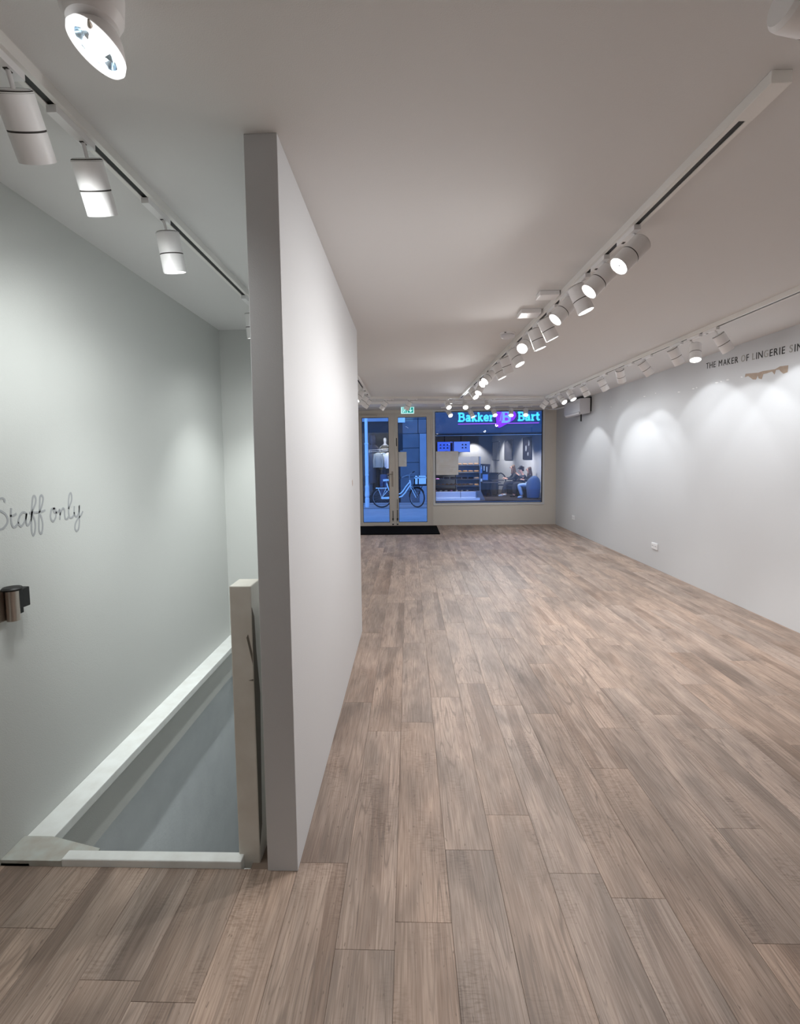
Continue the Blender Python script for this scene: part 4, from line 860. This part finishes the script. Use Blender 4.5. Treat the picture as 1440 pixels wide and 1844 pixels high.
# bread rack beyond
p = empty('bread_rack', (2.5, 20.6, SG), 'tall open bread rack behind the bakery counter', 'rack')
for z in (.35, .62, .90, 1.20): obj('shelf', MB().box((1.95, 20.4, z-.015), (2.95, 20.8, z)), M['rim'], p)
for x in (1.95, 2.92): obj('upright', MB().box((x, 20.4, SG), (x+.03, 20.8, 1.55)), M['rim'], p)
obj('back_panel', MB().box((1.95, 20.8, SG), (2.95, 20.82, 1.55)), M['b_wall'], p)
for r, z in enumerate((.35, .62, .90, 1.20)):
    for k in range(4): pastry('bread_loaf', 2.09+k*.235, 20.5, z+.002, m_bn if r % 2 else m_cr, ('pale' if r % 2 else 'golden') + f' loaf on the {["lowest","second","third","top"][r]} shelf of the bread rack', 'bread', f'loaves on the {["lowest","second","third","top"][r]} rack shelf', 'loaf')
# drinks display and dark counter
p = empty('display_stand', (3.1, 21, SG), 'slanted drinks display stand with blue pictures beside the bread rack', 'display stand')
obj('case', MB().prism([(2.86, .46), (3.34, .46), (3.45, 1.22), (3.0, 1.24)], ((0, 20.98, 0), (1,0,0), (0,0,1), (0,1,0)), .35), M['b_brown'], p, bevel=.01)
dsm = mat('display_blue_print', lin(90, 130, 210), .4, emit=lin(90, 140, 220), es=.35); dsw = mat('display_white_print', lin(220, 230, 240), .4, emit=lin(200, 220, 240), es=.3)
obj('blue_picture', MB().box((3.12, 20.97, .56), (3.34, 20.98, .80)).box((3.02, 20.97, .85), (3.10, 20.98, 1.10)), dsm, p)
obj('white_picture', MB().box((3.06, 20.968, 1.02), (3.09, 20.978, 1.18)).box((3.16, 20.968, .95), (3.20, 20.978, 1.15)).box((3.0, 20.968, .50), (3.10, 20.978, .62)).box((3.28, 20.968, .9), (3.31, 20.978, 1.12)), dsw, p)
obj('foot', MB().box((2.95, 21.0, SG+.012), (3.3, 21.3, .47)), M['b_dark'], p)
def simple_table(x, y, lx, ly, z, lb):
    p = empty('cafe_table', (x, y, SG), lb, 'table', 'dark cafe tables in the bakery')
    obj('table_top', MB().box((x-lx/2, y-ly/2, z-.03), (x+lx/2, y+ly/2, z)), M['b_brown'], p, bevel=.004)
    obj('column', MB().tube([(x, y, SG+.03), (x, y, z-.03)], .03, 8), M['b_dark'], p)
    obj('foot', MB().lathe([(0, .035), (.05, .03), (.2, .018), (.22, .0), (0, 0)], 20, Matrix.Translation((x, y, SG+.012))), M['b_dark'], p)
simple_table(3.35, 20.3, .74, .6, .50, 'wide dark cafe table beside the display stand')
simple_table(3.72, 20.95, .5, .5, .56, 'dark cafe table before the leftmost seated person')
p = empty('cafe_counter', (3.6, 22.4, SG), 'dark waist-high cafe counter block at the back of the bakery', 'counter')
obj('body', MB().box((3.1, 22.2, SG+.012), (4.0, 22.7, .78)), M['b_brown'], p); obj('counter_top', MB().box((3.06, 22.15, .78), (4.03, 22.75, .82)), M['b_dark'], p, bevel=.004)
# bench along the right wall
p = empty('bakery_bench', (4.7, 20.5, SG), 'long dark padded bench along the bakery side wall', 'bench')
fr = ((0, 0, 0), (1,0,0), (0,1,0), (0,0,1))
obj('seat', MB().prism([(4.46, 19.34), (4.98, 19.34), (4.72, 22.0), (4.22, 22.0)], ((0,0,.24), (1,0,0), (0,1,0), (0,0,1)), .10), M['b_brown'], p, bevel=.02)
obj('seat_back', MB().prism([(4.90, 19.34), (5.01, 19.34), (4.74, 22.0), (4.62, 22.0)], ((0,0,.34), (1,0,0), (0,1,0), (0,0,1)), .33), M['b_brown'], p, bevel=.02)
obj('base', MB().prism([(4.52, 19.4), (4.96, 19.4), (4.72, 21.95), (4.3, 21.95)], ((0,0,SG+.012), (1,0,0), (0,1,0), (0,0,1)), .33), M['b_dark'], p)
# posters on the side wall
def wallpt(y): return 5.18 - (y-18.05)*(.845/8.05)
M['pc'] = mat('poster_dark_print', lin(14, 14, 26), .6, noise=(9, .5, lin(50, 48, 60))); M['pc2'] = mat('poster_grey_print', lin(60, 60, 68), .6, noise=(12, 1.0, lin(28, 28, 36)))
for (y0, y1, z0, z1, m_, lb) in ((20.09, 21.1, 1.41, 2.31, M['pc'], 'dark tall framed picture on the bakery side wall, nearest the window'), (22.5, 23.7, 1.38, 2.31, M['pc2'], 'grey framed picture on the bakery side wall, middle one'), (24.6, 25.8, 1.37, 2.28, M['b_wall'], 'faint pale framed picture on the bakery side wall, the farthest')):
    p = empty('wall_picture', (wallpt((y0+y1)/2), (y0+y1)/2, z0), lb, 'picture', 'pictures on the bakery side wall')
    a, b = wallpt(y0), wallpt(y1)
    obj('print', MB().prism([(a-.025, y0), (b-.025, y1), (b-.004, y1), (a-.004, y0)], ((0,0,z0), (1,0,0), (0,1,0), (0,0,1)), z1-z0), m_, p)
    if m_ is M['pc']:
        q = MB()
        for (yy_, zz_, rr) in ((20.4, 2.08, .13), (20.75, 1.86, .12), (20.5, 1.62, .08)):
            q.lathe([(0, 0), (rr, 0), (rr*.9, .006), (0, .008)], 16, Matrix.Translation((wallpt(yy_)-.025, yy_, zz_)) @ Matrix.Rotation(-PI/2, 4, 'Y'))
        obj('pale_shapes', q, M['stone_l'], p)
    obj('frame', framebox(MB(), 0, 1, 0, 1, 0, .03, .02, .02, .02, .02) if False else MB().tube([(a-.03, y0, z0), (b-.03, y1, z0), (b-.03, y1, z1), (a-.03, y0, z1)], .012, 6, closed=True), M['b_dark'], p)
# tub chair in the foreground of the bakery
tubm = mat('blue_grey_upholstery', lin(92, 110, 136), .85, bump=(60, .5))
p = empty('tub_chair', (4.74, 19.0, SG), 'blue-grey rounded tub chair with its back to the street in the bakery', 'chair')
bk = MB(); vs = []; n_ = 13
for (r, z, th) in ((.235, SG+.06, 0), (.27, .35, 0), (.265, .66, 0), (.245, .78, 0), (.205, .80, 0), (.20, .66, 0), (.21, .35, 0)):
    for k in range(n_):
        a = math.radians(195 + 150*k/(n_-1)); s_ = math.sin(PI*k/(n_-1)); zz = z if z < .4 else z - (1-s_)*.22*(z-.35)/.45
        vs.append((4.74+r*1.05*math.cos(a), 19.02+r*math.sin(a), zz))
fs = [(i*n_+k, i*n_+k+1, (i+1)*n_+k+1, (i+1)*n_+k) for i in range(6) for k in range(n_-1)]
bk.add(vs, fs, True); bk.add([vs[i*n_] for i in range(7)], [tuple(range(7))]); bk.add([vs[i*n_+n_-1] for i in range(7)], [tuple(range(7))])
obj('backrest', bk, tubm, p)
obj('seat', MB().lathe([(0, .22), (.2, .22), (.21, .27), (.2, .33), (.16, .35), (0, .355)], 24, Matrix.Translation((4.74, 19.06, 0)), hard=False), tubm, p)
for a in (40, 140, 220, 320): obj('leg', MB().tube([(4.74+.15*math.cos(math.radians(a)), 19.03+.15*math.sin(math.radians(a)), .23), (4.74+.19*math.cos(math.radians(a)), 19.03+.18*math.sin(math.radians(a)), SG+.012)], [.018, .012], 8), M['b_dark'], p)
for cx_, cy_, lb in ((3.98, 21.5, 'dark rounded cafe chair behind the leftmost seated person'),):
    p = empty('cafe_chair', (cx_, cy_, SG), lb, 'chair')
    obj('backrest', MB().tube(catmull([(cx_-.2, cy_, .35), (cx_-.19, cy_+.02, .65), (cx_, cy_+.04, .82), (cx_+.19, cy_+.02, .65), (cx_+.2, cy_, .35)], 5), .028, 8), M['b_dark'], p)
    obj('seat', MB().lathe([(0, .30), (.2, .30), (.21, .33), (0, .345)], 20, Matrix.Translation((cx_, cy_-.15, 0))), M['b_dark'], p)
    for sx in (-.15, .15):
        for sy in (-.28, -.02): obj('leg', MB().tube([(cx_+sx, cy_+sy, .31), (cx_+sx*1.2, cy_+sy, SG+.012)], .013, 6), M['b_dark'], p)
# people
SKIN_M = mat('skin', lin(206, 158, 136), .55)
def person(base, hip, chest, head, knees, feet, hands, top, legs, shoes, hairc, long_hair, lb, face=(-1, 0, -.1)):
    p = empty('person', base, lb, 'person', 'people seated in the bakery')
    hip, chest, head = Vector(hip), Vector(chest), Vector(head); f_ = Vector(face).normalized()
    side = Vector((0, 1, 0)); neck = chest.lerp(head, .45); nb = chest.lerp(head, .22)
    sh = [chest + side*.165*s_ + Vector((0, 0, .0)) for s_ in (-1, 1)]
    hp = [hip + side*.09*s_ for s_ in (-1, 1)]
    P = [hip, hip.lerp(chest, .5), chest, nb, neck, head - Vector((0,0,.03)), head + Vector((0,0,.06))]; E = [(0,1),(1,2),(2,3),(3,4),(4,5),(5,6)]; Rr = [.115, .10, .115, .055, .045, .078, .066]
    def chain(start, pts, rs):
        last = start
        for q, r in zip(pts, rs): P.append(Vector(q)); Rr.append(r); E.append((last, len(P)-1)); last = len(P)-1
        return last
    for i in (0, 1):
        el = (sh[i]+Vector(hands[i]))/2 + Vector((.04, (.1 if i else -.1), -.09))
        wl = chain(2, [sh[i], el, Vector(hands[i])], [.052, .042, .028])
        d_ = (Vector(hands[i])-el).normalized()
        pl_ = chain(wl, [Vector(hands[i])+d_*.06], [.026])
        for q in (-.024, -.008, .008, .024): chain(pl_, [Vector(hands[i])+d_*.10+side*q, Vector(hands[i])+d_*.14+side*q+Vector((0,0,-.015))], [.009, .008])
        chain(pl_, [Vector(hands[i])+d_*.07+Vector((0,0,.03))], [.009])
        kn = Vector(knees[i]); ft = Vector(feet[i])
        chain(0, [hp[i], kn, ft+Vector((.0, 0, .08)), ft+Vector((-.04, 0, .035)), ft+Vector((-.15, 0, .025))], [.085, .06, .04, .035, .03])
    body = skin('body', P, E, SKIN_M, p, Rr)
    fc = MB(); hc = head
    fc.tube([hc+f_*.07+Vector((0,0,.02)), hc+f_*.098+Vector((0,0,-.02)), hc+f_*.075+Vector((0,0,-.03))], [.008, .014, .008], 6)
    obj('nose', fc, SKIN_M, p)
    e_ = MB(); sd = f_.cross(Vector((0, 0, 1))).normalized()
    for s_ in (-1, 1): e_.tube([hc+f_*.068+sd*.028*s_+Vector((0,0,.015)), hc+f_*.084+sd*.028*s_+Vector((0,0,.015))], [.010, .006], 6)
    e_.tube([hc+f_*.082+sd*.022+Vector((0,0,-.05)), hc+f_*.082-sd*.022+Vector((0,0,-.05))], .005, 5)
    obj('eyes_and_mouth', e_, M['b_dark'], p)
    tp = [hip+Vector((0,0,.02)), hip.lerp(chest, .5), chest, nb]; te = [(0,1),(1,2),(2,3)]; tr_ = [.135, .125, .135, .062]
    for i in (0, 1):
        el = (sh[i]+Vector(hands[i]))/2 + Vector((.04, (.1 if i else -.1), -.09)); n0 = len(tp)
        tp += [sh[i], el, el.lerp(Vector(hands[i]), .85)]; te += [(2, n0), (n0, n0+1), (n0+1, n0+2)]; tr_ += [.068, .058, .043]
    skin('top', tp, te, top, p, tr_)
    lp_ = [hip]; le = []; lr = [.13]
    for i in (0, 1):
        n0 = len(lp_); kn = Vector(knees[i]); ft = Vector(feet[i])
        lp_ += [hp[i], kn, ft+Vector((.0, 0, .10))]; le += [(0, n0), (n0, n0+1), (n0+1, n0+2)]; lr += [.10, .076, .062]
    skin('trousers', lp_, le, legs, p, lr)
    for i in (0, 1):
        ft = Vector(feet[i]); skin('shoe', [ft+Vector((.03,0,.05)), ft+Vector((-.06,0,.045)), ft+Vector((-.17,0,.03))], [(0,1),(1,2)], shoes, p, [.048, .046, .036])
    b_ = -f_; up = Vector((0, 0, 1)); hpnt = [head+up*.045+b_*.03, head+up*.085+b_*.0, head+up*.03+b_*.06, head-up*.06+b_*.075]; hr = [.088, .066, .08, .07]
    he = [(0,1),(0,2),(2,3)]
    if long_hair:
        hpnt += [head-up*.20+b_*.10, head-up*.34+b_*.12]; hr += [.075, .045]; he += [(3,4),(4,5)]
        for s_ in (-1, 1):
            n0 = len(hpnt); hpnt += [head+up*.0+sd*.07*s_+b_*.01, head-up*.14+sd*.085*s_+b_*.02, head-up*.28+sd*.07*s_+f_*.02]; hr += [.035, .038, .025]; he += [(0, n0), (n0, n0+1), (n0+1, n0+2)]
    skin('hair', hpnt, he, hairc, p, hr)
    return p
z0 = SG+.012
blk = mat('black_knit', lin(34, 34, 40), .9); dkj = mat('charcoal_trousers', lin(48, 48, 54), .9); lj = mat('light_blue_denim', lin(160, 186, 214), .85)
grt = mat('dark_grey_sweater', lin(58, 60, 68), .9); wsh = mat('white_shoe', lin(235, 235, 235), .5); hbr = mat('brown_hair', lin(96, 74, 58), .7); hdk = mat('dark_hair', lin(38, 30, 28), .7)
person((4.25, 20.3, z0), (4.42, 20.5, .44), (4.36, 20.5, .80), (4.25, 20.48, 1.09), [(3.96, 20.35, .46), (3.98, 20.62, .46)], [(3.82, 20.3, z0), (4.03, 20.6, z0)], [(4.0, 20.36, .62), (4.0, 20.66, .64)], blk, dkj, wsh, hbr, True, 'person with long brown hair in dark clothes and white shoes, leftmost of three')
person((4.55, 19.95, z0), (4.66, 19.95, .42), (4.58, 19.92, .74), (4.47, 19.92, .98), [(4.25, 19.85, .44), (4.25, 20.1, .44)], [(4.22, 19.85, z0), (4.24, 20.1, z0)], [(4.36, 19.82, .80), (4.36, 20.02, .83)], grt, dkj, blk, hdk, False, 'dark-haired person bent forward with hands at the mouth, middle of three', face=(-.9, -.2, -.4))
person((4.75, 19.45, z0), (4.72, 19.42, .40), (4.74, 19.50, .74), (4.68, 19.52, 1.02), [(4.24, 19.28, .43), (4.32, 19.5, .42)], [(4.37, 19.25, z0), (4.46, 19.5, z0)], [(4.45, 19.36, .62), (4.47, 19.6, .62)], blk, lj, lj, hbr, True, 'person with long light brown hair in pale blue jeans, behind the tub chair')
for (x, y, z, e, tgt) in ((3.6, 20.4, 2.5, 90, (4.9, 21.0, .9)), (3.4, 23.2, 2.5, 110, (4.6, 23.6, 1.0)), (1.3, 18.35, 1.9, 60, (1.4, 18.95, .5)), (2.2, 18.35, 1.9, 60, (2.1, 18.95, .5)), (2.5, 19.8, 2.4, 40, (2.5, 20.7, .8)), (3.3, 25.3, 2.5, 60, (3.4, 26.0, 1.2)), (3.5, 19.2, 2.4, 60, (4.4, 19.8, .3)), (4.4, 18.5, 2.3, 40, (4.5, 19.5, .4))):  # unseen spots added for the wall scallops and to brighten counter and tables
    li = bpy.data.lights.new('bakery_added_light', 'SPOT'); lo = bpy.data.objects.new('bakery_added_light', li); COL.objects.link(lo); lo.location = (x, y, z)
    lo.rotation_mode = 'QUATERNION'; lo.rotation_quaternion = (Vector(lo.location)-Vector(tgt)).to_track_quat('Z', 'Y')
    li.energy = e*2.6; li.spot_size = math.radians(85); li.spot_blend = .6; li.shadow_soft_size = .05; li.color = (1, .93, .86)
